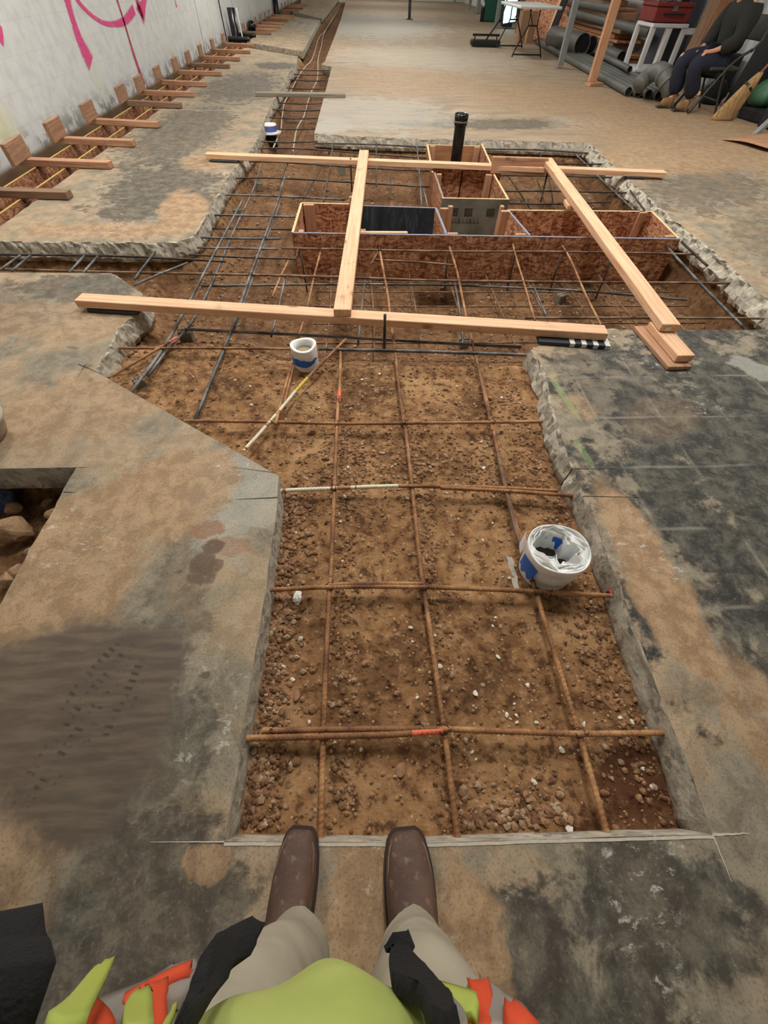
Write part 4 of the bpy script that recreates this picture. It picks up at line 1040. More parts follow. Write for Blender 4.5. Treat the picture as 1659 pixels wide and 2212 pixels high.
# ------------------------------------------------------------------ left hole contents
M_tanrock = stone_mat('broken_slab_chunks', rgb(140, 108, 76), rgb(178, 144, 108))
for i, (u, v, s, asp, rz, lab) in enumerate([(40,1150,.075,.75,.3,'largest broken slab chunk in the left hole'),(150,1120,.07,.5,.3,'flat reddish slab chunk near the right rim of the left hole'),(35,1235,.04,.6,1.2,'upright brown chunk below the largest one in the left hole'),
    (70,1190,.03,.6,.4,'small chunk under the largest one in the left hole'),(28,1098,.04,.7,0,'chunk lying against the blue wrapped pipe'),(100,1085,.025,.7,1,'small pale chunk at the back of the left hole'),(15,1250,.035,.8,2,'chunk at the lower left rim of the left hole'),(120,1178,.02,.8,2,'small chunk by the right rim of the left hole')]):
    x, y, _ = P(u, v, -.2); vs, fs = rock_proto(90+i, .55, 3, .2)
    vs = vs*(1+.16*fbm(vs[:,0]*2+i, vs[:,1]*2+vs[:,2], 2, 3, 7)[:, None])
    me = bpy.data.meshes.new('rubble_chunk'); me.from_pydata([tuple(map(float, q)) for q in vs], [], fs); me.materials.append(M_tanrock)
    put_rock('rubble_chunk', me, x, y, s, asp, rz, lab, 'rubble', z=-.19 if s > .05 else -.21)
t = NT('blue_wrap'); co = t.co(); nn = t.noise(co, 30, 5, .7)
M_bwrap = t.fin(t.mix(t.rng(nn, .4, .65), rgb(38, 62, 112), rgb(120, 136, 160)), .45, t.bump(nn, .4, .004))
o = tube('wrapped_pipe', [P(-70,985,-.13), P(-5,1062,-.17), P(20,1098,-.23)], .045, M_bwrap, n=20); tag(o, 'blue wrapped pipe in the left hole', 'pipe')
# bucket edge at far left
x, y, _ = P(-60, 960, 0)
bk = empty('bucket', (-1.60, 1.28, 0)); tag(bk, 'dusty grey bucket at the left edge of the photo', 'bucket')
M_buck = plain('bucket_grey', rgb(150, 140, 124), .6, var=.15)
bm = bmesh.new(); lathe(bm, [(.0,0),(.09,0),(.105,.03),(.115,.10),(.128,.11),(.128,.122),(.118,.125),(.112,.11),(.095,.01),(0,.008)], 32); bm_obj('shell', bm, M_buck, bk, True)
bm = bmesh.new(); lathe(bm, [(.125,.075),(.13,.08),(.13,.09),(.125,.095)], 32); bm_obj('rim_ring', bm, plain('rim_pale', rgb(176,168,152), .6), bk, True)

# ------------------------------------------------------------------ room shell
CZ = 4.2
def wall_block_mat():
    t = NT('painted_block_wall'); pos = t.world()
    br = t.n('ShaderNodeTexBrick'); v = t.n('ShaderNodeCombineXYZ'); t.set(v.inputs[0], t.sep(pos, 1)); t.set(v.inputs[1], t.math('ADD', t.sep(pos, 2), .05))
    t.set(br.inputs['Vector'], v.outputs[0]); br.inputs['Scale'].default_value = 1.0; br.inputs['Mortar Size'].default_value = .006; br.inputs['Mortar Smooth'].default_value = .6
    br.inputs['Brick Width'].default_value = .43; br.inputs['Row Height'].default_value = .2145; br.inputs['Bias'].default_value = 0
    n = t.noise(pos, 7, 5); n2 = t.noise(pos, 60, 4)
    col = t.mix(t.rng(n, .35, .75), rgb(222, 224, 222), rgb(206, 208, 206))
    col = t.mix(t.math('MULTIPLY', br.outputs['Fac'], .22), col, rgb(186, 184, 178))
    yl = t.math('MULTIPLY', t.rng(t.noise(t.mapping(pos, (1, 1.3, .3)), 1.2, 4), .56, .68), t.rng(t.sep(pos, 2), .8, .1))
    col = t.mix(t.math('MULTIPLY', yl, .55), col, rgb(214, 210, 120))
    bt = t.math('MULTIPLY', t.rng(t.sep(pos, 2), .22, .02), t.rng(t.noise(pos, 5, 5, .7), .46, .56))
    col = t.mix(t.math('MULTIPLY', bt, .8), col, rgb(132, 130, 124))
    col = t.mix(t.rng(t.sep(pos, 2), .0, -.06), col, rgb(120, 96, 72))
    return t.fin(col, .7, t.bump(br.outputs['Fac'], -.3, .005, t.bump(n2, .15, .003)))
M_wallL = wall_block_mat()
M_wallW = plain('white_drywall', rgb(222, 222, 218), .8, var=.03, nscale=3)
M_ceil = plain('ceiling_grey', rgb(150, 150, 148), .9, var=.03)
def wallbox(name, c, s, m):
    o = box(name, c, s, m, bev=0); tag(o, kind='structure'); return o
wallbox('wall_left', (-3.52, (YN+YF)/2, CZ/2-.3), (.2, YF-YN, CZ+.6), M_wallL)
wallbox('wall_right', (XR+.1, (YN+YF)/2, CZ/2-.1), (.2, YF-YN, CZ+.2), M_wallW)
wallbox('wall_far', ((XL+XR)/2, YF+.1, CZ/2-.1), (XR-XL, .2, CZ+.4), M_wallW)
wallbox('wall_back', ((XL+XR)/2, YN-.1, CZ/2-.1), (XR-XL+.4, .2, CZ+.2), M_wallW)
wallbox('ceiling', ((XL+XR)/2, (YN+YF)/2, CZ+.1), (XR-XL+.4, YF-YN+.4, .2), M_ceil)
WL = [o for o in bpy.data.objects if o.name == 'wall_left'][0]
# spray paint on the wall
t = NT('pink_spray'); co = t.co('UV'); nn = t.noise(t.world(), 30, 4)
al = t.math('MULTIPLY', t.rng(t.math('ABSOLUTE', t.math('SUBTRACT', t.sep(co, 1), .5)), .5, .2), t.rng(nn, .2, .5))
M_pink = t.fin(rgb(232, 74, 142), .8, Alpha=t.math('MULTIPLY', al, .92))
def wallstroke(pxs, w, mat, name='spray_mark'):
    pts_ = catmull([PX(u, v, XL+.004) for u, v in pxs], .05); vs = []; fs = []; uv = []
    for i, p in enumerate(pts_):
        tt = pts_[min(i+1, len(pts_)-1)]-pts_[max(i-1, 0)]; tt /= np.linalg.norm(tt)+1e-9; nn_ = np.array([0, -tt[2], tt[1]])
        f = i/(len(pts_)-1); ww = w*(.75+.25*math.sin(3+f*5))
        vs += [p-nn_*ww/2, p+nn_*ww/2]
    for i in range(len(pts_)-1): fs.append((2*i, 2*i+2, 2*i+3, 2*i+1))
    o = mesh_obj(name, vs, fs, mat, WL); o.matrix_parent_inverse = Matrix.Translation(-WL.location)
    ul = o.data.uv_layers.new(name='UVMap')
    for lp in o.data.loops: ul.data[lp.index].uv = ((lp.vertex_index//2)/max(1, len(pts_)-1), lp.vertex_index % 2)
wallstroke([(138,-30),(145,0),(160,50),(176,95),(197,138)], .36, M_pink)
wallstroke([(150,-25),(175,10),(205,38),(235,52),(268,46),(290,20)], .13, M_pink)
wallstroke([(290,-15),(300,15),(304,34)], .34, M_pink); wallstroke([(312,-15),(310,12),(302,30)], .28, M_pink)
wallstroke([(375,-10),(382,16)], .10, M_pink); wallstroke([(-12,40),(2,60),(0,90)], .10, M_pink)
t = NT('red_drip'); nn = t.noise(t.world(), 14, 4)
M_rdrip = t.fin(t.mix(t.rng(nn, .35, .65), rgb(160, 40, 60), rgb(196, 96, 110)), .8)
wallstroke([(240,-30),(255,5),(272,60),(290,120),(312,184)], .11, M_rdrip, 'red_paint_line')
M_joint = plain('joint_dark', rgb(110, 100, 96), .9)
for a, b, w in (((419,-5),(438,86),.022),((497,-8),(513,60),.03),((445,-5),(462,72),.012),((533,-5),(541,36),.025),((556,-6),(562,28),.02)):
    wallstroke([a, ((a[0]+b[0])/2, (a[1]+b[1])/2), b], w, M_joint, 'wall_joint')

# ------------------------------------------------------------------ lamps (ceiling fixtures)
def emit(name, c, e):
    t = NT(name); t.b.inputs['Base Color'].default_value = (1, 1, 1, 1); t.b.inputs['Emission Color'].default_value = c; t.b.inputs['Emission Strength'].default_value = e; return t.m
M_lamp = emit('lamp_diffuser', (1, .975, .93, 1), 46)
M_lmet = plain('lamp_metal', rgb(220, 220, 220), .5)
lamps = [(.55,2.9),(-2.2,4.8),(3.2,4.4),(.6,9.0),(1.0,13.5),(-2.0,15),(1.5,20),(1.5,28),(1.5,36)]
for i, (x, y) in enumerate(lamps):
    r = empty('ceiling_light', (x, y, CZ)); tag(r, f'{ordn[i]} ceiling light from the camera end of the room', 'ceiling light')
    box('housing', (0,0,-.04), (.66,1.26,.07), M_lmet, r); box('diffuser', (0,0,-.082), (.58,1.18,.012), M_lamp, r, bev=0)
S.world = bpy.data.worlds.new('W'); S.world.use_nodes = True
S.world.node_tree.nodes['Background'].inputs[0].default_value = (.8, .9, 1, 1); S.world.node_tree.nodes['Background'].inputs[1].default_value = .3

# ------------------------------------------------------------------ posts in the room
M_galv = plain('galvanised_steel', rgb(150, 154, 152), .45, .5, var=.12)
M_postw = wood('post_wood', rgb(206, 158, 120), rgb(176, 124, 86))
def post(u, v, w, d, mat, label, name='post', plate=None, z1=CZ):
    x, y, _ = P(u, v, 0); o = empty(name, (x, y, 0)); tag(o, label, 'post')
    bm = bmesh.new(); box_bm(bm, 0, 0, 0, z1-.04, d, w, bev=.004); s = bm_obj('shaft', bm, mat, o); s.location = (0, 0, z1/2+.02); s.rotation_euler = (0, PI/2, .0)
    if plate:
        q = box('base_plate', (.03, -.06, .02), plate, mat, o, rot=(0,0,.35))
    else: box('foot', (0,0,.01), (w*1.15,d*1.15,.02), mat, o)
    return o
post(1276, 184, .135, .09, M_postw, 'tall rough wooden post standing on a wood block on the clay dusted floor', 'wood_post', (.3,.16,.04))
post(1208, 148, .11, .09, M_galv, 'galvanised steel post just left of the wooden post', 'steel_post')
post(1071, 61, .13, .12, M_galv, 'galvanised steel post standing behind the folding table legs', 'steel_post')
post(1115, 76, .10, .1, M_fir3, 'weathered wooden post behind the folding table', 'wood_post')
post(1014, 20, .14, .12, M_galv, 'slim grey post far left of the green bin', 'steel_post')
post(982, 6, .12, .12, M_galv, 'farthest grey post near the far wall', 'steel_post')
post(1036, 30, .34, .3, M_galv, 'wide grey steel column beside the dial gauge', 'steel_column')
# jack post
x, y, _ = P(884, 42, 0); o = empty('jack_post', (x, y, 0)); tag(o, 'dark screw jack post standing alone on the floor in the distance', 'post')
tube('shaft', [(0,0,0),(0,0,2.6)], .055, M_darks, o, n=10); tube('screw', [(0,0,2.55),(0,0,CZ-.02)], .035, M_galv, o, n=10)
box('foot_plate', (0,0,.01), (.25,.25,.02), M_darks, o); tube('crank', [(0,0,.95),(.22,0,.95),(.3,0,1.06),(.26,0,1.15)], .035, M_darks, o, n=8)
x, y, _ = P(1040, 47, 0); o = empty('gauge_stand', (x, y, 0)); tag(o, 'white round dial gauge on a short dark stand', 'gauge')
tube('stem', [(0,0,0),(0,0,.35)], .07, M_blkm, o, n=10); bm = bmesh.new(); lathe(bm, [(0,0),(.12,0),(.14,.03),(.14,.05),(0,.05)], 20, Matrix.Rotation(PI/2, 4, 'X')); d = bm_obj('dial', bm, M_white, o); d.location = (0,.02,.52)
tube('needle', [(0,-.04,.48),(0,-.04,.58)], .012, M_blkm, o, n=6); box('bracket', (0,.03,.42), (.06,.03,.16), M_white, o)

# ------------------------------------------------------------------ green bin, glowing panel, boxes behind the table
M_green = plain('green_plastic', rgb(24, 84, 66), .45, var=.3)
x, y, _ = PX(1062, 34, 5.3)
o = empty('green_bin', (x, y, 0)); tag(o, 'dark green bin beside the grey steel column', 'bin')
bm = bmesh.new(); box_bm(bm, 0, 0, .5, .9, .6, 1.0, bev=.03); 
for v in bm.verts: v.co.x *= .85+.15*v.co.z; v.co.y *= .85+.15*v.co.z
bm_obj('body', bm, M_green, o); box('lid', (0,0,1.04), (.98,.68,.07), M_green, o, bev=.02); box('grip', (0,-.33,.8), (.3,.04,.05), M_blkm, o)
o = box('crate', (x+.85, y+.3, .40), (.45,.5,.8), plain('brown_crate', rgb(86,70,52), .8)); tag(o, 'dark brown crate right of the green bin', 'crate')
# glowing panel put in for daylight glimpsed through a doorway at the far side
t = NT('cyan_glow_panel'); t.b.inputs['Base Color'].default_value = (.1,.3,.35,1); t.b.inputs['Emission Color'].default_value = (.45,.93,1,1); t.b.inputs['Emission Strength'].default_value = 2.2
x, y, z = PX(1103, 17, 5.2)
o = empty('glow_panel', (x, y, max(z,.40))); tag(o, 'pale cyan glowing panel standing in for doorway daylight behind the folding table', 'glowing panel')
box('panel', (0,0,0), (.42,.03,.62), t.m, o, rot=(0,-.12,0)); box('surround', (0,.025,0), (.48,.02,.68), M_blkm, o, rot=(0,-.12,0)); box('stand', (0,.2,-.3), (.3,.4,.24), M_blkm, o)

# ------------------------------------------------------------------ folding table
def table():
    # legs measured: near pair (3.56,13.72) (4.22,13.67); rear pair (3.63,15.57)/(3.0..)
    o = empty('folding_table', (3.9, 14.6, 0)); tag(o, 'white topped folding table on dark wishbone legs', 'table')
    bm = bmesh.new(); box_bm(bm, .06, -.1, .735, .92, 1.9, .045, bev=.012); bm_obj('tabletop', bm, M_white, o)
    for y in (-.88, .88):
        for sx in (-1, 1):
            tube('leg', [(sx*.10, y, .70), (sx*.10, y, .48), (sx*.14, y, .40), (sx*.30, y, .12), (sx*.34, y, .02)], .014, M_blkm, o, n=8, step=.04)
        tube('cross_bar', [(-.33,y,.06),(.33,y,.06)], .013, M_blkm, o, n=8); tube('cross_bar', [(-.1,y,.48),(.1,y,.48)], .012, M_blkm, o, n=8)
        tube('brace', [(0,y,.48),(0,y*.45,.70)], .01, M_blkm, o, n=8)
    return o
tb_ = table()
o = empty('floor_sweeper', (3.35, 15.9, 0)); tag(o, 'dark flat floor sweeper lying under the folding table', 'floor sweeper')  # floor sweeper with a flat head, rail and handle
box('head', (0,0,.07), (.75,.3,.1), M_blkm, o, bev=.02); tube('handle_tube', [(.0,0,.1),(.35,.05,.55),(.45,.08,1.1)], .018, M_blkm, o, n=8); box('rail', (0,0,.2), (.7,.05,.04), M_blkm, o); tube('strut', [(-.3,0,.1),(-.28,0,.22)], .015, M_blkm, o, n=6); tube('strut', [(.3,0,.1),(.28,0,.22)], .015, M_blkm, o, n=6)
bpy.data.objects['floor_sweeper'].name = 'floor_squeegee'; 

# ------------------------------------------------------------------ pipes on the floor, right side
M_pvc = plain('grey_pvc', rgb(98, 98, 92), .5, var=.12); M_pvcd = plain('pipe_inside', rgb(22, 21, 20), .9)
def pipe(a, b, r, label, mat=None, group=None):
    a = Vector(a); b = Vector(b); o = empty('drain_pipe', a); tag(o, label, 'pipe', group)
    d = b-a; q = Vector((0,0,1)).rotation_difference(d.normalized()); bm = bmesh.new(); L = d.length
    lathe(bm, [(r*.9,.02),(r*.9,0),(r,0),(r,L),(r*.9,L),(r*.9,L-.02)], 18, q.to_matrix().to_4x4()); bm_obj('tube', bm, mat or M_pvc, o, True)
    bm = bmesh.new(); lathe(bm, [(.0001,.035),(r*.9,.03)], 18, q.to_matrix().to_4x4()); bm_obj('hollow', bm, M_pvcd, o)
    return o
ends = [(4.44,9.22),(4.57,9.12),(4.68,9.0),(4.80,8.9),(4.92,8.84)]
for k, (x, y) in enumerate(ends):
    pipe((x, y, .056), (x+.55, y+7.6+.2*k, .056), .055, f'{ordn[k]} grey drain pipe from the left in the floor row by the right wall')
pipe((5.10,9.4,.06), (5.6,14.0,.06), .052, 'grey pipe end between the pipe row and the big elbow fitting')
pipe((4.98,10.6,.165), (5.3,13.2,.165), .045, 'thin grey pipe lying on top of the pipe row')
pipe((5.15,13.75,.22), (4.95,15.4,.22), .19, 'large bore short grey pipe behind the steel post')
pipe((5.45,14.0,.2), (5.35,16.0,.2), .15, 'second large bore grey pipe beside the first one')
pipe((5.65,12.6,.14), (5.75,15.6,.14), .10, 'dark grey pipe end low behind the wooden post')
pipe((5.80,12.0,.52), (5.6,16.5,.58), .075, 'upper grey pipe racked behind the wooden post')
pipe((5.62,13.6,.74), (5.6,18,.74), .07, 'brownish pipe racked above the upper grey pipe', M_pvc)
pipe((6.0,12.2,.95), (5.9,18.5,.95), .075, 'topmost brown pipe of the rack on the lumber', plain('brown_pipe', rgb(120,92,74), .7))
def wye():
    B = P(1425, 215, 0); o = empty('elbow_fitting', B); tag(o, 'big grey elbow pipe fitting with ribbed collar beside the seated person', 'pipe fitting')
    def r(p): return (p[0]-B[0], p[1]-B[1], p[2])
    a, b, c, d, e = P(1378,186,.16), P(1402,163,.27), P(1426,154,.33), P(1440,174,.26), P(1449,203,.13)
    pts = [r(a), r(b), r(c), r(d), r(e)]
    tube('bend', pts, .105, M_pvc, o, n=20, step=.04)
    pt = catmull(pts, .02); k = int(len(pt)*.62)
    for q in (k, k+6): tube('collar', [tuple(pt[q]), tuple(pt[q+2])], .122, M_pvc, o, n=20, step=.03)
    t0 = pt[-1]; tube('mouth', [tuple(t0), tuple(t0+(pt[-1]-pt[-2])*.3)], .092, M_pvcd, o, n=20)
wye()
# ------------------------------------------------------------------ lumber / boards stacked along the right wall
o = empty('lumber_stack', (5.90, 16.2, 0)); tag(o, 'stack of reddish boards along the right wall behind the pipes', 'lumber stack')
zz = .0
for k in range(13):
    c = [M_fir2, M_ply, M_fir3, M_osbl, M_ply, M_fir3, M_fir2][k % 7]; th = [.09, .05, .12, .04, .08][k % 5]; zz += th/2+.004
    box('board', (-.03*k+.25+.03*rng.randn(), .15*rng.randn(), zz), (.62-.02*(k % 4), 6.4-.25*k, th), c, o, bev=.006); zz += th/2+.004
o = empty('panel_sheet', (5.0, 17.6, 0)); tag(o, 'large strand board sheet leaning behind the folding table', 'panel')
box('sheet', (.35, 0, .75), (.04,2.2,1.5), M_osbl, o, rot=(0,.25,.35)); box('cleat', (.3,-.9,.5), (.06,.1,1.1), M_fir, o, rot=(0,.25,.35))
o = box('carton', (4.72,17.2,.28), (.42,.36,.56), plain('carton_brown', rgb(150,118,88), .85)); tag(o, 'tan cardboard carton behind the folding table legs', 'carton'); 
c = box('carton_tape', (0,-.181,.0), (.05,.004,.56), M_fir, o)
o = box('plywood_upright', (5.55,17.9,.75), (.5,.05,1.5), M_fir, rot=(0,.1,0)); tag(o, 'pale upright plywood offcut at the head of the lumber stack', 'panel')
o = plank('leaning_black_bar', (5.0,15.9,.0), (5.6,16.5,1.5), .16, .04, M_blkm); tag(o, 'black strap shaped bar leaning behind the steel post', 'bar')
# ------------------------------------------------------------------ utility cart with toolbox and bottles
def cart():
    o = empty('utility_cart', (5.62, 11.3, 0)); tag(o, 'white plastic slatted utility cart under the red tool case', 'cart')
    for sx in (-.29, .02, .29):
        box('upright', (sx,-.30,.36), (.09,.06,.6), M_white, o, bev=.01)
    for sx in (-.30, .30): box('upright', (sx,.30,.36), (.09,.06,.6), M_white, o, bev=.01)
    box('upper_shelf', (0,0,.66), (.66,.7,.05), M_white, o, bev=.01); box('lower_shelf', (0,0,.12), (.75,.7,.05), M_white, o, bev=.01)
    box('side_rail', (.42,-.3,.60), (.3,.05,.08), M_white, o, bev=.01)
    for sx in (-.3, .3):
        bm = bmesh.new(); lathe(bm, [(0,0),(.045,0),(.05,.01),(.05,.03),(0,.03)], 14, Matrix.Translation((sx,-.3,.05)) @ Matrix.Rotation(PI/2, 4, 'X')); bm_obj('caster', bm, M_blk, o)
cart()
M_red = plain('tool_red', rgb(124, 40, 36), .5, var=.15)
o = empty('tool_case', (5.60, 11.3, .69)); tag(o, 'dark red tool case on top of the white cart', 'tool case')
box('case_body', (0,0,.09), (.66,.6,.17), M_red, o, bev=.015); box('case_lid', (0,0,.20), (.68,.62,.05), M_red, o, bev=.01); box('latch', (.0,-.31,.16), (.08,.02,.06), M_steel, o); tube('grip', [(-.18,-.32,.1),(-.08,-.37,.1),(.12,-.37,.1),(.2,-.32,.1)], .012, M_blkm, o, n=6)
def bottle(x, y, z, r, h, m1, m2, label):
    o = empty('spray_bottle', (x, y, z)); tag(o, label, 'bottle')
    bm = bmesh.new(); lathe(bm, [(0,0),(r,0),(r,h*.6),(r*.4,h*.75),(r*.35,h*.8)], 14); bm_obj('bottle_body', bm, m1, o, True)
    box('spray_head', (-.02,0,h*.9), (r*1.6,.03,h*.16), m2, o)
bottle(5.39,11.25,.92,.05,.26,M_white,M_red,'white spray bottle with red trigger on the tool case')
bottle(5.72,11.2,.92,.055,.34,M_blkm,M_blk,'tall black can on the tool case')
bottle(5.84,11.2,.92,.06,.25,plain('can_maroon', rgb(96,42,52), .5),M_blk,'maroon can beside the tall black can on the tool case')
for k, (x, y, r) in enumerate(((5.33,11.1,.045),(5.49,11.1,.06),(5.57,11.15,.05),(5.65,11.05,.055),(5.36,11.3,.05))):
    bm = bmesh.new(); bmesh.ops.create_icosphere(bm, subdivisions=2, radius=r)
    for v in bm.verts: v.co *= 1+.35*(rng.rand()-.5); v.co.z *= .7
    o = bm_obj('crumpled_rag', bm, plain('rag_grey', rgb(160,160,152), .9)); o.location = (x, y, .93+r*.4); tag(o, 'pale crumpled rag lying on the dark red tool case', 'rag', 'pale rags on the tool case')
o = plank('yellow_cord_bundle', (6.0,10.6,.02), (6.15,10.75,.5), .22, .08, plain('yellow_cord', rgb(146,134,64), .8, nscale=60, var=.4)); tag(o, 'hanging bundle of yellow cord beside the white cart', 'cord')
o = box('black_bin', (6.25,10.0,.22), (.42,.5,.44), M_blkm, bev=.02); tag(o, 'black open bin behind the elbow fitting', 'bin')
o = box('dark_case', (6.2,11.95,.57), (.45,.5,1.14), plain('slate_case', rgb(66,66,74), .7)); tag(o, 'tall slate grey case on the floor behind the leaning boards', 'case')
box('case_grip', (0,-.31,.05), (.2,.03,.04), M_blk, o)
# leaning boards
for a, b, w, t_, m, lab in (((5.55,9.9,0),(6.38,11.1,1.7),.16,.04,M_fir3,'wide weathered board leaning on the right wall left of the seated person'),
                          ((5.72,9.5,0),(6.38,10.4,1.35),.12,.04,M_fir2,'second leaning board right of the wide weathered one'),
                          ((5.72,9.35,0),(6.38,9.95,1.3),.05,.03,M_fir,'thin pale stick leaning beside the seated person'),
                          ((5.8,10.2,0),(6.32,10.9,1.05),.35,.02,M_ply,'broad brown plywood piece leaning behind the boards')):
    o = plank('leaning_board', a, b, w, t_, m); tag(o, lab, 'board')
# black panel
o = empty('padded_board', (5.85, 8.35, 0)); tag(o, 'tall black padded panel leaning upright behind the chair', 'panel')
box('slab', (.0,0,.55), (.14,.55,1.1), M_blkm, o, rot=(0,.12,-.1), bev=.02); box('rim', (.075,-.02,.55), (.02,.57,1.1), plain('rim_grey', rgb(70,70,78), .5), o, rot=(0,.12,-.1))
# dark clutter bag below the chair
for k, (x, y, r, m, lab) in enumerate(((5.6,8.75,.16,M_blkm,'black bag on the floor behind the chair legs'),(5.5,8.9,.10,plain('clear_bag', rgb(150,156,150), .3),'clear plastic bag heaped behind the chair legs'),)):
    bm = bmesh.new(); bmesh.ops.create_icosphere(bm, subdivisions=3, radius=r)
    for v in bm.verts: v.co *= 1+.3*(rng.rand()-.5); v.co.z = max(v.co.z, -r*.6)
    o = bm_obj('bag', bm, m, None, True); o.location = (x, y, r*.6 + (.12 if k else 0)); tag(o, lab, 'bag')
# white sheeting along the right
t = NT('hanging_sheet'); co = t.world(); nn = t.noise(t.mapping(co, (1, 6, .3)), 1.5, 4)
M_sheet = t.fin(t.mix(t.rng(nn, .3, .7), rgb(206,208,206), rgb(170,172,172)), .6)
vs = []; fs = []; nx, nz_ = 60, 8
for i in range(nx+1):
    for j in range(nz_+1):
        y = 4.5+9*i/nx; vs.append((6.55+.02*math.sin(i*1.1+j*.2)+.012*math.sin(i*2.7), y, .02+2.8*j/nz_))
for i in range(nx):
    for j in range(nz_): a = i*(nz_+1)+j; fs.append((a, a+nz_+1, a+nz_+2, a+1))
o = mesh_obj('wall_sheet', vs, fs, M_sheet, smooth=True); tag(o, 'white plastic sheeting hanging over the right wall', 'sheeting')
md = o.modifiers.new('s', 'SOLIDIFY'); md.thickness = .01
# broom
o = empty('broom', (5.12, 7.55, 0)); tag(o, 'straw corn broom leaning bristles down near the seated person', 'broom')
def loft(name, rings, mat, parent, cap=True, smooth=True):
    """rings: list of lists of points"""
    vs = [p for r in rings for p in r]; n = len(rings[0]); fs = []
    for i in range(len(rings)-1):
        for k in range(n): fs.append((i*n+k, i*n+(k+1)%n, (i+1)*n+(k+1)%n, (i+1)*n+k))
    if cap: fs.append(tuple(range(n-1, -1, -1))); fs.append(tuple((len(rings)-1)*n+k for k in range(n)))
    return mesh_obj(name, vs, fs, mat, parent, smooth)
t = NT('straw'); co = t.co(); nn = t.noise(t.mapping(co, (60, 60, 3)), 2, 4)
M_straw = t.fin(t.mix(t.rng(nn, .35, .65), rgb(196,160,112), rgb(136,104,64)), .9, t.bump(nn, .6, .006))
rings = []
for z, w, d, dx in ((.0,.165,.035,0),(.02,.17,.04,.0),(.2,.13,.04,.08),(.34,.09,.045,.15),(.42,.05,.045,.19),(.46,.03,.03,.21)):
    rings.append([(dx+w*math.cos(2*PI*k/16), d*math.sin(2*PI*k/16), z+ (.012*math.sin(k*2.3) if z == 0 else 0)) for k in range(16)])
loft('bristles', rings, M_straw, o)
tube('binding', [(.135,0,.31),(.15,0,.335)], .09, M_darks, o, n=12, step=.02).scale = (1, .5, 1)
tube('handle', [(.20,0,.44),(1.0,.35,1.38)], .014, plain('broom_handle', rgb(150,84,62), .5), o, n=8)
# green sacks and dark clutter
M_gsack = plain('green_sack', rgb(66,112,78), .5, var=.3, nscale=8)
for k, (x, y, r, lab) in enumerate(((5.7,7.75,.19,'green plastic sack slumped behind the broom'),(6.02,7.6,.2,'second green sack at the right edge of the photo'))):
    bm = bmesh.new(); bmesh.ops.create_icosphere(bm, subdivisions=3, radius=r)
    for v in bm.verts:
        f = .3*float(fbm(np.array([v.co.x*9+k]), np.array([v.co.y*9+v.co.z*7]), 1, 3)[0]); v.co *= 1+f*1.6; v.co.z *= .75
    o = bm_obj('plastic_sack', bm, M_gsack, None, True); o.location = (x, y, .24); tag(o, lab, 'sack')
o = box('dark_crate', (5.75,7.6,.06), (.55,.4,.11), M_blkm, rot=(0,0,.2), bev=.015); tag(o, 'low black crate on the floor under the green sacks', 'crate')
box('crate_label', (-.1,-.201,.0), (.2,.004,.05), M_grayw, o)
o = box('dark_crate', (5.75,6.95,.10), (.6,.6,.2), M_blkm, rot=(0,0,.1), bev=.02); tag(o, 'black box at the right edge behind the steel angle', 'crate')
# galvanised angle
o = empty('steel_angle', (5.08, 6.72, 0)); tag(o, 'leaning galvanised steel angle at the right edge of the photo', 'angle')
q = plank('flange', (5.08,6.72,0), (5.75,6.85,.75), .07, .006, M_galv); q.location = q.location; bpy.context.view_layer.update(); q.parent = o; q.matrix_parent_inverse = Matrix.Translation((-5.08,-6.72,0))
q = plank('flange', (5.105,6.69,0), (5.775,6.82,.75), .05, .006, M_galv, roll=PI/2); bpy.context.view_layer.update(); q.parent = o; q.matrix_parent_inverse = Matrix.Translation((-5.08,-6.72,0))
# warped board sheet on the floor, right edge
vs = []; fs = []; nx, ny = 16, 8
c0 = np.array([4.50,6.42]); e1 = np.array([.62,-1.35]); e2 = np.array([1.1,.55])
for i in range(nx+1):
    for j in range(ny+1):
        a = i/nx; b = j/ny; q = c0+e1*a+e2*b+np.array([.02*math.sin(a*14), 0]); vs.append((q[0], q[1], .012+.035*math.sin(PI*a)*(1-b)+.01*math.sin(a*9)))
for i in range(nx):
    for j in range(ny): a = i*(ny+1)+j; fs.append((a, a+ny+1, a+ny+2, a+1))
o = mesh_obj('warped_sheet', vs, fs, M_fir2, smooth=True); md = o.modifiers.new('s', 'SOLIDIFY'); md.thickness = .01; tag(o, 'warped brown sheet lying flat on the floor at the right edge', 'sheet')

# ------------------------------------------------------------------ people
def skin_mesh(name, J, E_, mat, parent=None, sub=2, root=None):
    names = list(J); idx = {k: i for i, k in enumerate(names)}
    me = bpy.data.meshes.new(name); me.from_pydata([J[k][0] for k in names], [(idx[a], idx[b]) for a, b in E_], [])
    me.materials.append(mat); o = bpy.data.objects.new(name, me); link(o, parent)
    bm = bmesh.new(); bm.from_mesh(me); ly = bm.verts.layers.skin.verify(); bm.verts.ensure_lookup_table()
    for k in names:
        r = J[k][1]; d = bm.verts[idx[k]][ly]; d.radius = (r, r) if not isinstance(r, tuple) else r
        d.use_root = (k == (root or names[0]))
    bm.to_mesh(me); bm.free()
    m = o.modifiers.new('Skin', 'SKIN'); m.use_smooth_shade = True; m.branch_smoothing = .6
    s = o.modifiers.new('Sub', 'SUBSURF'); s.levels = sub; s.render_levels = sub
    return o
t = NT('skin'); co = t.co(); nn = t.noise(co, 18, 4)
M_skin = t.fin(t.mix(nn, rgb(186,128,104), rgb(214,160,134)), .55, **{'Subsurface Weight': .1, 'Subsurface Scale': .01})
M_jacket = plain('dark_jacket', rgb(32, 32, 26), .9, var=.25, nscale=14, bumps=.2)
M_navy = plain('navy_trousers', rgb(26, 30, 46), .9, var=.25, nscale=10)
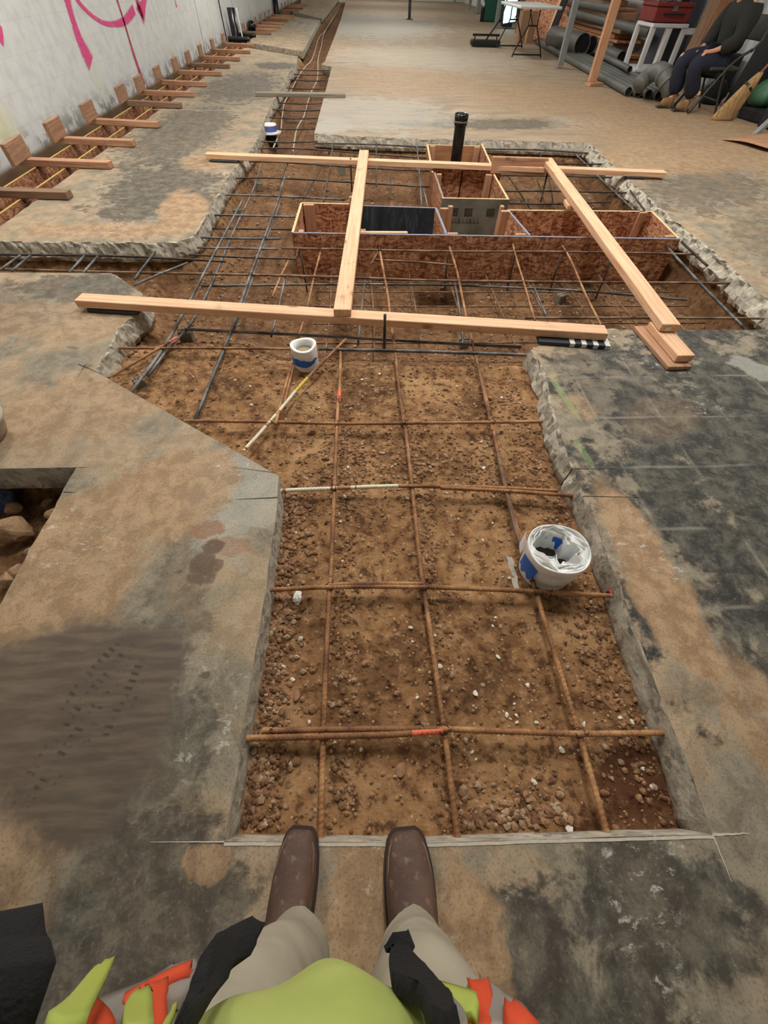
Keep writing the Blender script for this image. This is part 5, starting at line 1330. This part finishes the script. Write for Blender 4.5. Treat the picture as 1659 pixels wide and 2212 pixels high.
M_tanboot = plain('tan_boot', rgb(138, 102, 64), .8, var=.25, nscale=20)
def seated():
    B = (5.03, 8.15, 0); o = empty('person', B)
    def j(x, y, z): return (x-B[0], y-B[1], z-B[2])
    body = {'pelvis': (j(5.10,8.20,.50), .10), 'belly': (j(5.12,8.20,.68), .11), 'chest': (j(5.08,8.20,.86), .12), 'neckb': (j(5.02,8.2,.99), .06), 'neck': (j(4.98,8.2,1.06), .05),
     'head': (j(4.94,8.2,1.14), (.075,.085)), 'crown': (j(4.95,8.2,1.25), (.07,.08)), 'chinf': (j(4.86,8.2,1.08), .028),
     'shL': (j(5.05,8.38,.95), .055), 'elL': (j(5.0,8.45,.70), .042), 'wrL': (j(4.84,8.36,.585), .028), 'haL': (j(4.78,8.32,.565), .024),
     'shR': (j(5.07,8.02,.95), .055), 'elR': (j(5.06,7.93,.70), .042), 'wrR': (j(4.86,8.02,.60), .028), 'haR': (j(4.79,8.06,.585), .024),
     'hipL': (j(5.06,8.32,.49), .08), 'knL': (j(4.62,8.38,.52), .06), 'anL': (j(4.76,8.36,.13), .04), 'toL': (j(4.62,8.34,.05), .03),
     'hipR': (j(5.06,8.10,.49), .08), 'knR': (j(4.68,8.10,.50), .06), 'anR': (j(4.89,8.12,.13), .04), 'toR': (j(4.75,8.10,.05), .03)}
    E_ = [('pelvis','belly'),('belly','chest'),('chest','neckb'),('neckb','neck'),('neck','head'),('head','crown'),('head','chinf'),('chest','shL'),('shL','elL'),('elL','wrL'),('wrL','haL'),('chest','shR'),('shR','elR'),('elR','wrR'),('wrR','haR'),
          ('pelvis','hipL'),('hipL','knL'),('knL','anL'),('anL','toL'),('pelvis','hipR'),('hipR','knR'),('knR','anR'),('anR','toR')]
    for s, (hx, hy, hz) in (('L',(4.78,8.32,.565)),('R',(4.79,8.06,.585))):
        for f in range(4):
            yo = (f-1.5)*.017; L = [.9,1,.95,.8][f]
            body[f'f{s}{f}a'] = (j(hx-.045*L,hy+yo,hz-.012), .010); body[f'f{s}{f}b'] = (j(hx-.07*L,hy+yo,hz-.04), .0085)
            E_ += [('ha'+s,f'f{s}{f}a'),(f'f{s}{f}a',f'f{s}{f}b')]
        sy = -1 if s == 'L' else 1
        body[f't{s}'] = (j(hx-.01,hy+sy*.04,hz+.01), .011); body[f't{s}2'] = (j(hx-.04,hy+sy*.045,hz-.0), .009); E_ += [('ha'+s,f't{s}'),(f't{s}',f't{s}2')]
    p = skin_mesh('body', body, E_, M_skin, o, 2, 'pelvis')
    tag(o, 'person in dark jacket and navy trousers sitting on a folding chair, hands on lap', 'person')
    jk = {'pelvis': (j(5.12,8.20,.54), .20), 'belly': (j(5.14,8.20,.70), .21), 'chest': (j(5.10,8.20,.88), .22), 'neckb': (j(5.02,8.2,1.03), .11),
     'shL': (j(5.06,8.40,.94), .12), 'elL': (j(5.0,8.47,.70), .10), 'wrL': (j(4.88,8.38,.60), .07),
     'shR': (j(5.08,8.00,.94), .12), 'elR': (j(5.06,7.92,.70), .10), 'wrR': (j(4.90,8.0,.61), .07)}
    skin_mesh('jacket', jk, [('pelvis','belly'),('belly','chest'),('chest','neckb'),('chest','shL'),('shL','elL'),('elL','wrL'),('chest','shR'),('shR','elR'),('elR','wrR')], M_jacket, o, 2, 'pelvis')
    tr = {'pelvis': (j(5.10,8.20,.51), .16), 'hipL': (j(5.0,8.32,.50), .14), 'knL': (j(4.64,8.38,.49), .125), 'anL': (j(4.76,8.36,.13), .10), 'hipR': (j(5.0,8.10,.50), .14), 'knR': (j(4.70,8.10,.47), .125), 'anR': (j(4.89,8.12,.13), .10)}
    skin_mesh('trousers', tr, [('pelvis','hipL'),('hipL','knL'),('knL','anL'),('pelvis','hipR'),('hipR','knR'),('knR','anR')], M_navy, o, 2, 'pelvis')
    for (ax, ay) in ((4.76,8.36),(4.89,8.12)):
        bt = {'a': (j(ax,ay,.15), .065), 'h': (j(ax+.01,ay,.065), .062), 'm': (j(ax-.09,ay-.01,.06), .06), 't': (j(ax-.19,ay-.02,.055), .055)}
        b = skin_mesh('boot', bt, [('a','h'),('h','m'),('m','t')], M_tanboot, o, 2, 'h')
        bx = box('sole', (ax-.08-B[0], ay-.01-B[1], .012), (.28,.10,.022), M_darks, o, bev=.008)
    # cap and hair
    bm = bmesh.new(); bmesh.ops.create_icosphere(bm, subdivisions=3, radius=.105)
    for v in list(bm.verts):
        if v.co.z < -.02: v.co.z = -.02
        v.co.y *= .85
    c = bm_obj('cap', bm, M_blkm, o, True); c.location = j(4.955,8.2,1.24)
seated()
def folding_chair():
    o = empty('folding_chair', (5.1, 8.15, 0)); tag(o, 'dark metal folding chair under the seated person', 'chair')
    C = plain('chair_metal', rgb(66,66,60), .5, .3); B = (5.1, 8.15)
    for y in (7.95, 8.40):
        tube('front_leg', [(4.83-B[0],y-B[1],.0),(5.12-B[0],y-B[1],.47),(5.32-B[0],y-B[1],.62)], .017, C, o, n=8)
        tube('rear_leg', [(5.25-B[0],y-B[1],.0),(5.14-B[0],y-B[1],.26),(5.08-B[0],y-B[1],.44)], .015, C, o, n=8)
        tube('arm_frame', [(5.32-B[0],y-B[1],.60),(5.40-B[0],y-B[1],.72),(5.42-B[0],y-B[1]+(.04 if y < 8.1 else -.04),.90)], .014, C, o, n=8)
    box('seat', (5.08-B[0],.02,.44), (.42,.44,.04), C, o, bev=.015); box('backrest', (5.41-B[0],.02,.80), (.03,.42,.22), C, o, rot=(0,.12,0), bev=.01)
    tube('crossbar', [(5.2-B[0],-.2,.13),(5.2-B[0],.25,.13)], .012, C, o, n=8)
folding_chair()

# ---------------- the photographer
M_boot = None
t = NT('brown_leather'); co = t.co(); n1 = t.noise(co, 7, 5); n2 = t.noise(co, 60, 4, .6); n3 = t.noise(t.mapping(co, (1, 3, 1)), 16, 4)
cc = t.mix(t.rng(n1, .35, .7), rgb(76,52,40), rgb(104,78,62)); cc = t.mix(t.math('MULTIPLY', t.rng(n2, .55, .72), .4), cc, rgb(150,132,116))
M_boot = t.fin(cc, .7, t.bump(n3, .3, .006))
M_welt = plain('boot_welt', rgb(58,44,36), .8); M_stitch = plain('boot_stitch', rgb(120,104,88), .8, nscale=200, var=.4)
t = NT('khaki_canvas'); co = t.co(); n1 = t.noise(co, 6, 4); n2 = t.noise(co, 260, 2)
M_khaki = t.fin(t.mix(t.rng(n1, .3, .7), rgb(150,142,122), rgb(176,168,148)), .9, t.bump(n2, .15, .001))
t = NT('lime_shirt'); co = t.co(); n1 = t.noise(co, 7, 4); n2 = t.noise(co, 400, 2)
M_lime = t.fin(t.mix(t.rng(n1, .3, .7), rgb(152,166,80), rgb(178,188,108)), .85, t.bump(n2, .2, .001))
M_limev = plain('vest_lime', rgb(162,174,80), .8, var=.12, nscale=30); M_orangev = plain('vest_orange', rgb(206,74,40), .8, var=.08)
M_greyv = plain('reflective_grey', rgb(140,136,128), .45, var=.1); M_zip = plain('black_fabric', rgb(14,14,16), .95, var=.3, bumps=.5, nscale=300)
PB = (-.05, -.28, 0)
ph = empty('person', PB); tag(ph, 'photographer seen from above in brown boots, khaki trousers and lime shirt', 'person')
def q3(x, y, z): return (x-PB[0], y-PB[1], z-PB[2])
def superell(cx, cy, cz, a, b, n, ax='xz', p=2.4, flat=False):
    out = []
    for k in range(n):
        th = 2*PI*k/n; c, s = math.cos(th), math.sin(th)
        u = a*abs(c)**(2/p)*(1 if c >= 0 else -1); w = b*abs(s)**(2/p)*(1 if s >= 0 else -1)
        out.append((cx+u, cy, cz+w) if ax == 'xz' else (cx+u, cy+w, cz))
    return out
def boot(cx, ytoe, rz, label):
    r = empty('boot', q3(cx, ytoe, 0)); r.parent = ph; r.rotation_euler = (0, 0, rz)
    # length runs back along -y
    st = [(0.004,.020,.018,.030),(.0,.030,.022,.030),(-.014,.039,.027,.032),(-.035,.046,.032,.035),(-.07,.0505,.038,.039),(-.11,.051,.042,.043),(-.15,.049,.050,.050),(-.19,.044,.058,.060),(-.22,.041,.062,.066),(-.26,.039,.055,.060),(-.285,.032,.045,.052),(-.295,.018,.035,.045)]
    rings = [superell(0, y, z, a, b, 28, p=2.6) for (y, a, b, z) in st]
    up = loft('upper', rings, M_boot, r)
    sh = [superell(0, -.215, .07+.0, .043, .06, 24, 'xy'), superell(0, -.225, .14, .046, .058, 24, 'xy'), superell(0, -.235, .22, .055, .062, 24, 'xy'), superell(0, -.24, .28, .058, .066, 24, 'xy')]
    loft('shaft', sh, M_boot, r)
    def outline(g, n=60):
        ys = np.array([s_[0] for s_ in st][::-1]); ws = np.array([s_[1] for s_ in st][::-1]); pts_ = []
        yy = np.linspace(-.297, .006, n); w = np.interp(yy, ys, ws)
        L = [(-(a+g), y) for a, y in zip(w, yy)]; Rr = [((a+g), y) for a, y in zip(w, yy)][::-1]
        cxs = [(p_[0], p_[1]+(g if p_[1] > -.02 else 0)) for p_ in L+Rr]; return cxs
    for nm, g, z0, z1, m in (('welt', .0045, .014, .022, M_welt), ('sole', .002, .0, .014, M_blkm)):
        ol = outline(g); n = len(ol); vs = [(x, y, z0) for x, y in ol]+[(x, y, z1) for x, y in ol]
        fs = [(k, (k+1)%n, n+(k+1)%n, n+k) for k in range(n)]+[tuple(range(n, 2*n))]+[tuple(range(n-1, -1, -1))]
        mesh_obj(nm, vs, fs, m, r)
    # stitched seam line round the toe
    th = np.linspace(-.16, PI+.16, 40)
    path = []
    for y in list(np.linspace(-.13, -.02, 14)):
        a = np.interp(y, [s_[0] for s_ in st][::-1], [s_[1] for s_ in st][::-1]); path.append((-(a-.0045), y, .048+(.012 if y < -.05 else .012*(-y/.05))))
    path2 = [(-p_[0], p_[1], p_[2]) for p_ in path][::-1]
    mid = [(-.026,-.010,.0485),(-.013,-.004,.047),(0,-.0025,.0465),(.013,-.004,.047),(.026,-.010,.0485)]
    tube('seam', [(p_[0], p_[1], p_[2]-.003) for p_ in path]+mid+[(p_[0], p_[1], p_[2]-.003) for p_ in path2], .0016, M_stitch, r, n=6, step=.006)
    return r
b1 = boot(-.168, -.058, -.10, ''); b1.scale = (.88, 1, 1); boot(.067, -.070, .03, '')
def leg_rings(hem, knee, hip, seed):
    (hx, hy, hz, ha, hb), (kx, ky, kz, ka, kb), (px_, py_, pz_, pa, pb) = hem, knee, hip
    out = []; n = 48; m = 44
    for i in range(m+1):
        f = i/m; z = hz+(pz_-hz)*f
        def interp(a, b, c): 
            k = (kz-hz)/(pz_-hz); return a+(b-a)*ss(np.array(f/k), 0, 1) if f < k else b+(c-b)*ss(np.array((f-k)/(1-k)), 0, 1)
        x = interp(hx, kx, px_); y = interp(hy, ky, py_); a = interp(ha, ka, pa); b = interp(hb, kb, pb)
        ring = []
        for k in range(n):
            th = 2*PI*k/n; w = 1+.10*float(fbm(np.array([math.cos(th)*1.2+seed]), np.array([math.sin(th)*1.2+f*5]), 1.6, 3, 5)[0])
            w += .045*math.sin(f*26+2.2*math.sin(th+seed)+seed)*(.4+.6*math.exp(-f*4))
            ring.append(q3(float(x+a*w*math.cos(th)), float(y+b*w*math.sin(th)), float(z)))
        out.append(ring)
    return out
rg = leg_rings((-.150,-.246,.11,.062,.078), (-.158,-.235,.48,.078,.092), (-.135,-.275,.90,.11,.13), 1.3)
rg2 = leg_rings((.062,-.252,.11,.062,.078), (.055,-.24,.48,.080,.092), (.03,-.275,.90,.11,.13), 4.1)
tr = loft('trousers', rg, M_khaki, ph); tr2 = loft('trousers', rg2, M_khaki, ph)
bm = bmesh.new(); bm.from_mesh(tr.data); bm.from_mesh(tr2.data)
pv = [superell(-.05, -.28, z, a, b, 48, 'xy', 2.2) for z, a, b in ((.74,.10,.07),(.80,.17,.12),(.88,.19,.135),(.98,.185,.13))]
vv = [[bm.verts.new(q3(*p_)) for p_ in r_] for r_ in pv]
for i in range(3):
    for k in range(48): bm.faces.new((vv[i][k], vv[i][(k+1)%48], vv[i+1][(k+1)%48], vv[i+1][k]))
bm.faces.new(vv[0][::-1]); bm.faces.new(vv[-1]); bm.to_mesh(tr.data); bm.free(); bpy.data.objects.remove(tr2)
rm = tr.modifiers.new('r', 'REMESH'); rm.mode = 'VOXEL'; rm.voxel_size = .006; rm.use_smooth_shade = True
sm = tr.modifiers.new('s', 'SMOOTH'); sm.iterations = 5
# body (continuous)
bd = {'pelvis': (q3(-.05,-.29,.90), .09), 'belly': (q3(-.05,-.31,1.05), .10), 'chest': (q3(-.05,-.34,1.28), .11), 'neckb': (q3(-.05,-.345,1.42), .065), 'neck': (q3(-.05,-.335,1.49), .055), 'head': (q3(-.05,-.31,1.60), (.08,.095)), 'crown': (q3(-.05,-.32,1.70), (.07,.085)), 'nose': (q3(-.05,-.20,1.57), .018),
 'shL': (q3(-.22,-.35,1.38), .055), 'elL': (q3(-.32,-.40,1.14), .042), 'wrL': (q3(-.15,-.20,1.20), .028), 'haL': (q3(-.11,-.13,1.225), .026),
 'shR': (q3(.12,-.35,1.38), .055), 'elR': (q3(.24,-.40,1.14), .042), 'wrR': (q3(.13,-.20,1.20), .028), 'haR': (q3(.10,-.13,1.225), .026),
 'hipL': (q3(-.135,-.28,.86), .07), 'knL': (q3(-.158,-.235,.48), .05), 'anL': (q3(-.15,-.26,.12), .032), 'hipR': (q3(.03,-.28,.86), .07), 'knR': (q3(.055,-.24,.48), .05), 'anR': (q3(.062,-.26,.12), .032)}
be = [('pelvis','belly'),('belly','chest'),('chest','neckb'),('neckb','neck'),('neck','head'),('head','crown'),('head','nose'),('chest','shL'),('shL','elL'),('elL','wrL'),('wrL','haL'),('chest','shR'),('shR','elR'),('elR','wrR'),('wrR','haR'),('pelvis','hipL'),('hipL','knL'),('knL','anL'),('pelvis','hipR'),('hipR','knR'),('knR','anR')]
for s, hx in (('L',-.11),('R',.10)):
    d = 1 if s == 'L' else -1
    for f in range(4):
        L = [.9,1,.95,.8][f]; bd[f'f{s}{f}a'] = (q3(hx+d*.012*L, -.105-.0, 1.205+.02*f+.005), .0095); bd[f'f{s}{f}b'] = (q3(hx+d*.035*L, -.092, 1.205+.02*f), .008)
        be += [('ha'+s, f'f{s}{f}a'), (f'f{s}{f}a', f'f{s}{f}b')]
    bd[f't{s}'] = (q3(hx+d*.03, -.145, 1.25), .011); bd[f't{s}2'] = (q3(hx+d*.055, -.135, 1.255), .009); be += [('ha'+s, f't{s}'), (f't{s}', f't{s}2')]
skin_mesh('body', bd, be, M_skin, ph, 2, 'pelvis')
bm = bmesh.new(); bmesh.ops.create_icosphere(bm, subdivisions=3, radius=.112)
for v in bm.verts: v.co.z = max(v.co.z, -.03); v.co.x *= .88
c = bm_obj('hair', bm, plain('dark_hair', rgb(50,36,26), .9), ph, True); c.location = q3(-.05,-.335,1.68)
# shirt: torso shell with a soft belly that leans toward the trench
n = 56; rings = []
for z, a, yf, yb in ((.70,.10,-.140,-.36),(.715,.14,-.108,-.39),(.74,.16,-.102,-.41),(.78,.165,-.092,-.42),(.83,.17,-.100,-.425),(.90,.18,-.125,-.43),(1.0,.18,-.165,-.435),(1.1,.18,-.195,-.44),(1.25,.185,-.215,-.45),(1.36,.18,-.24,-.44),(1.42,.10,-.27,-.40),(1.45,.065,-.29,-.38)):
    cy_ = (yf+yb)/2; b = (yf-yb)/2; r_ = []
    for k in range(n):
        th = 2*PI*k/n; w = 1+.10*float(fbm(np.array([math.cos(th)*2]), np.array([math.sin(th)*2+z*9]), 1.5, 3, 9)[0])
        s_ = math.sin(th); fold = .006*math.sin(th*11+z*14)*max(0, s_)
        r_.append(q3(-.045+a*w*math.cos(th), cy_+(b*w+fold)*s_, z+.006*math.sin(th*5)*(z < .72)))
    rings.append(r_)
sh = loft('shirt', rings, M_lime, ph, cap=False)
ssf = sh.modifiers.new('s', 'SUBSURF'); ssf.levels = 1; ssf.render_levels = 2
for sgn, J_ in ((-1, ('L',)), (1, ('R',))):
    s0 = J_[0]; a_ = {'s': (bd['sh'+s0][0], .078), 'e': (bd['el'+s0][0], .066), 'w': (tuple(Vector(bd['wr'+s0][0])), .048)}
    skin_mesh('sleeve', a_, [('s','e'),('e','w')], M_limev, ph, 2, 's')
# open hi-vis jacket: strips hanging each side
def flap(name, cols, mat, th=.006, wr=.0):
    """cols: list of (left pt, right pt) given as (u,v,z) pairs"""
    vs = []; fs = []; m = 6
    L = catmull([np.array(P(*c[0])) for c in cols], .008); Rr = catmull([np.array(P(*c[1])) for c in cols], .008)
    k = max(len(L), len(Rr)); L = [L[int(i*(len(L)-1)/(k-1))] for i in range(k)]; Rr = [Rr[int(i*(len(Rr)-1)/(k-1))] for i in range(k)]
    for i in range(k):
        for j_ in range(m+1):
            f = j_/m; q = L[i]*(1-f)+Rr[i]*f; q = q+np.array([0,0,.008*math.sin(PI*f)+wr*(rng.rand()-.5)])
            vs.append(q3(*q))
    for i in range(k-1):
        for j_ in range(m): a = i*(m+1)+j_; fs.append((a, a+1, a+m+2, a+m+1))
    o = mesh_obj(name, vs, fs, mat, ph, True); md = o.modifiers.new('s', 'SOLIDIFY'); md.thickness = th; return o
zA, zB = .80, .86
jk = empty('jacket', (0,0,0)); jk.parent = ph
def fj(*a, **k):
    o = flap(*a, **k); o.parent = jk; return o
fj('zipper_edge', [((545,2012,.72),(556,2022,.72)),((492,2040,.74),(545,2050,.74)),((462,2048,.76),(505,2090,.76)),((435,2062,.78),(478,2118,.78)),((420,2100,.81),(455,2160,.80)),((402,2150,.84),(440,2190,.83)),((370,2230,.88),(412,2240,.88))], M_zip, wr=.0035, th=.010)
fj('zipper_edge', [((853,2027,.72),(860,2026,.72)),((862,2060,.73),(876,2070,.73)),((850,2100,.75),(892,2096,.75)),((850,2145,.78),(925,2128,.78)),((905,2178,.82),(950,2160,.81)),((920,2215,.86),(985,2205,.85)),((930,2240,.88),(1000,2240,.88))], M_zip, wr=.0035, th=.010)
fj('grey_band', [((385,2092,.70),(420,2088,.70)),((355,2115,.71),(418,2130,.72)),((300,2145,.72),(400,2175,.74)),((190,2190,.74),(385,2205,.77)),((150,2240,.78),(370,2240,.80))], M_greyv)
fj('orange_band', [((325,2136,.752),(354,2133,.752)),((318,2150,.76),(355,2165,.765)),((318,2180,.78),(352,2190,.785)),((318,2240,.80),(350,2240,.80))], M_orangev)
fj('lime_panel', [((300,2158,.77),(315,2154,.77)),((275,2180,.785),(322,2180,.785)),((262,2205,.80),(322,2205,.80)),((258,2240,.82),(325,2240,.82))], M_limev)
fj('orange_trim', [((415,2088,.715),(420,2092,.715)),((372,2104,.722),(380,2110,.722)),((320,2132,.735),(330,2140,.735)),((270,2160,.745),(285,2166,.745))], M_orangev, th=.004)
fj('pointed_strap', [((233,2090,.80),(236,2092,.80)),((195,2125,.82),(222,2130,.82)),((140,2185,.85),(192,2195,.85)),((90,2225,.87),(180,2232,.87))], M_limev)
fj('lime_sliver', [((378,2175,.84),(382,2178,.84)),((360,2195,.86),(374,2205,.86)),((340,2235,.88),(362,2235,.88))], M_limev, th=.003)
fj('orange_trim', [((190,2180,.80),(198,2185,.80)),((200,2212,.81),(225,2212,.81)),((195,2240,.82),(240,2240,.82))], M_orangev)
fj('lime_trim', [((940,2150,.78),(950,2146,.78)),((965,2172,.785),(1000,2160,.785)),((990,2195,.79),(1030,2170,.79)),((1015,2205,.80),(1035,2195,.80))], M_limev)
fj('lime_corner', [((1000,2165,.74),(1022,2130,.74)),((1012,2190,.75),(1030,2150,.75))], M_limev)
fj('orange_band', [((1018,2132,.745),(1045,2127,.745)),((1020,2165,.76),(1055,2165,.76)),((985,2190,.78),(1060,2210,.78)),((1000,2240,.80),(1065,2240,.80))], M_orangev)
fj('grey_band', [((1040,2128,.74),(1062,2140,.74)),((1040,2160,.755),(1092,2172,.755)),((1045,2200,.775),(1130,2195,.77)),((1050,2240,.80),(1160,2240,.79))], M_greyv)
fj('orange_trim', [((1098,2180,.78),(1106,2182,.78)),((1096,2205,.79),(1136,2208,.79)),((1095,2240,.80),(1165,2240,.80))], M_orangev)
fj('grey_band', [((960,2175,.80),(975,2180,.80)),((970,2200,.82),(1000,2210,.82)),((975,2240,.84),(1015,2240,.84))], M_greyv)
cu = flap('glove', [((-60,2088,.74),(60,2066,.74)),((-60,2110,.76),(55,2100,.76)),((-60,2150,.78),(48,2160,.78)),((-60,2190,.80),(60,2185,.80)),((-60,2240,.82),(66,2240,.82))], M_zip, th=.03)
cu.name = 'dark_cuff'

# ------------------------------------------------------------------ camera & view
cam = bpy.data.cameras.new('camera'); co_ = bpy.data.objects.new('camera', cam); COL.objects.link(co_)
Uw = -Dn
M3 = Matrix(((Rt[0], -Rt[1], -Rt[2]), (Fw[0], -Fw[1], -Fw[2]), (Uw[0], -Uw[1], -Uw[2])))
co_.matrix_world = Matrix.Translation((0, 0, CH)) @ M3.to_4x4()
cam.sensor_fit = 'HORIZONTAL'; cam.sensor_width = 36; cam.lens = FP/1659*36; cam.clip_start = .02; cam.clip_end = 200
S.camera = co_
S.view_settings.view_transform = 'Standard'; S.view_settings.look = 'None'; S.view_settings.gamma = 1; S.view_settings.exposure = 0.32
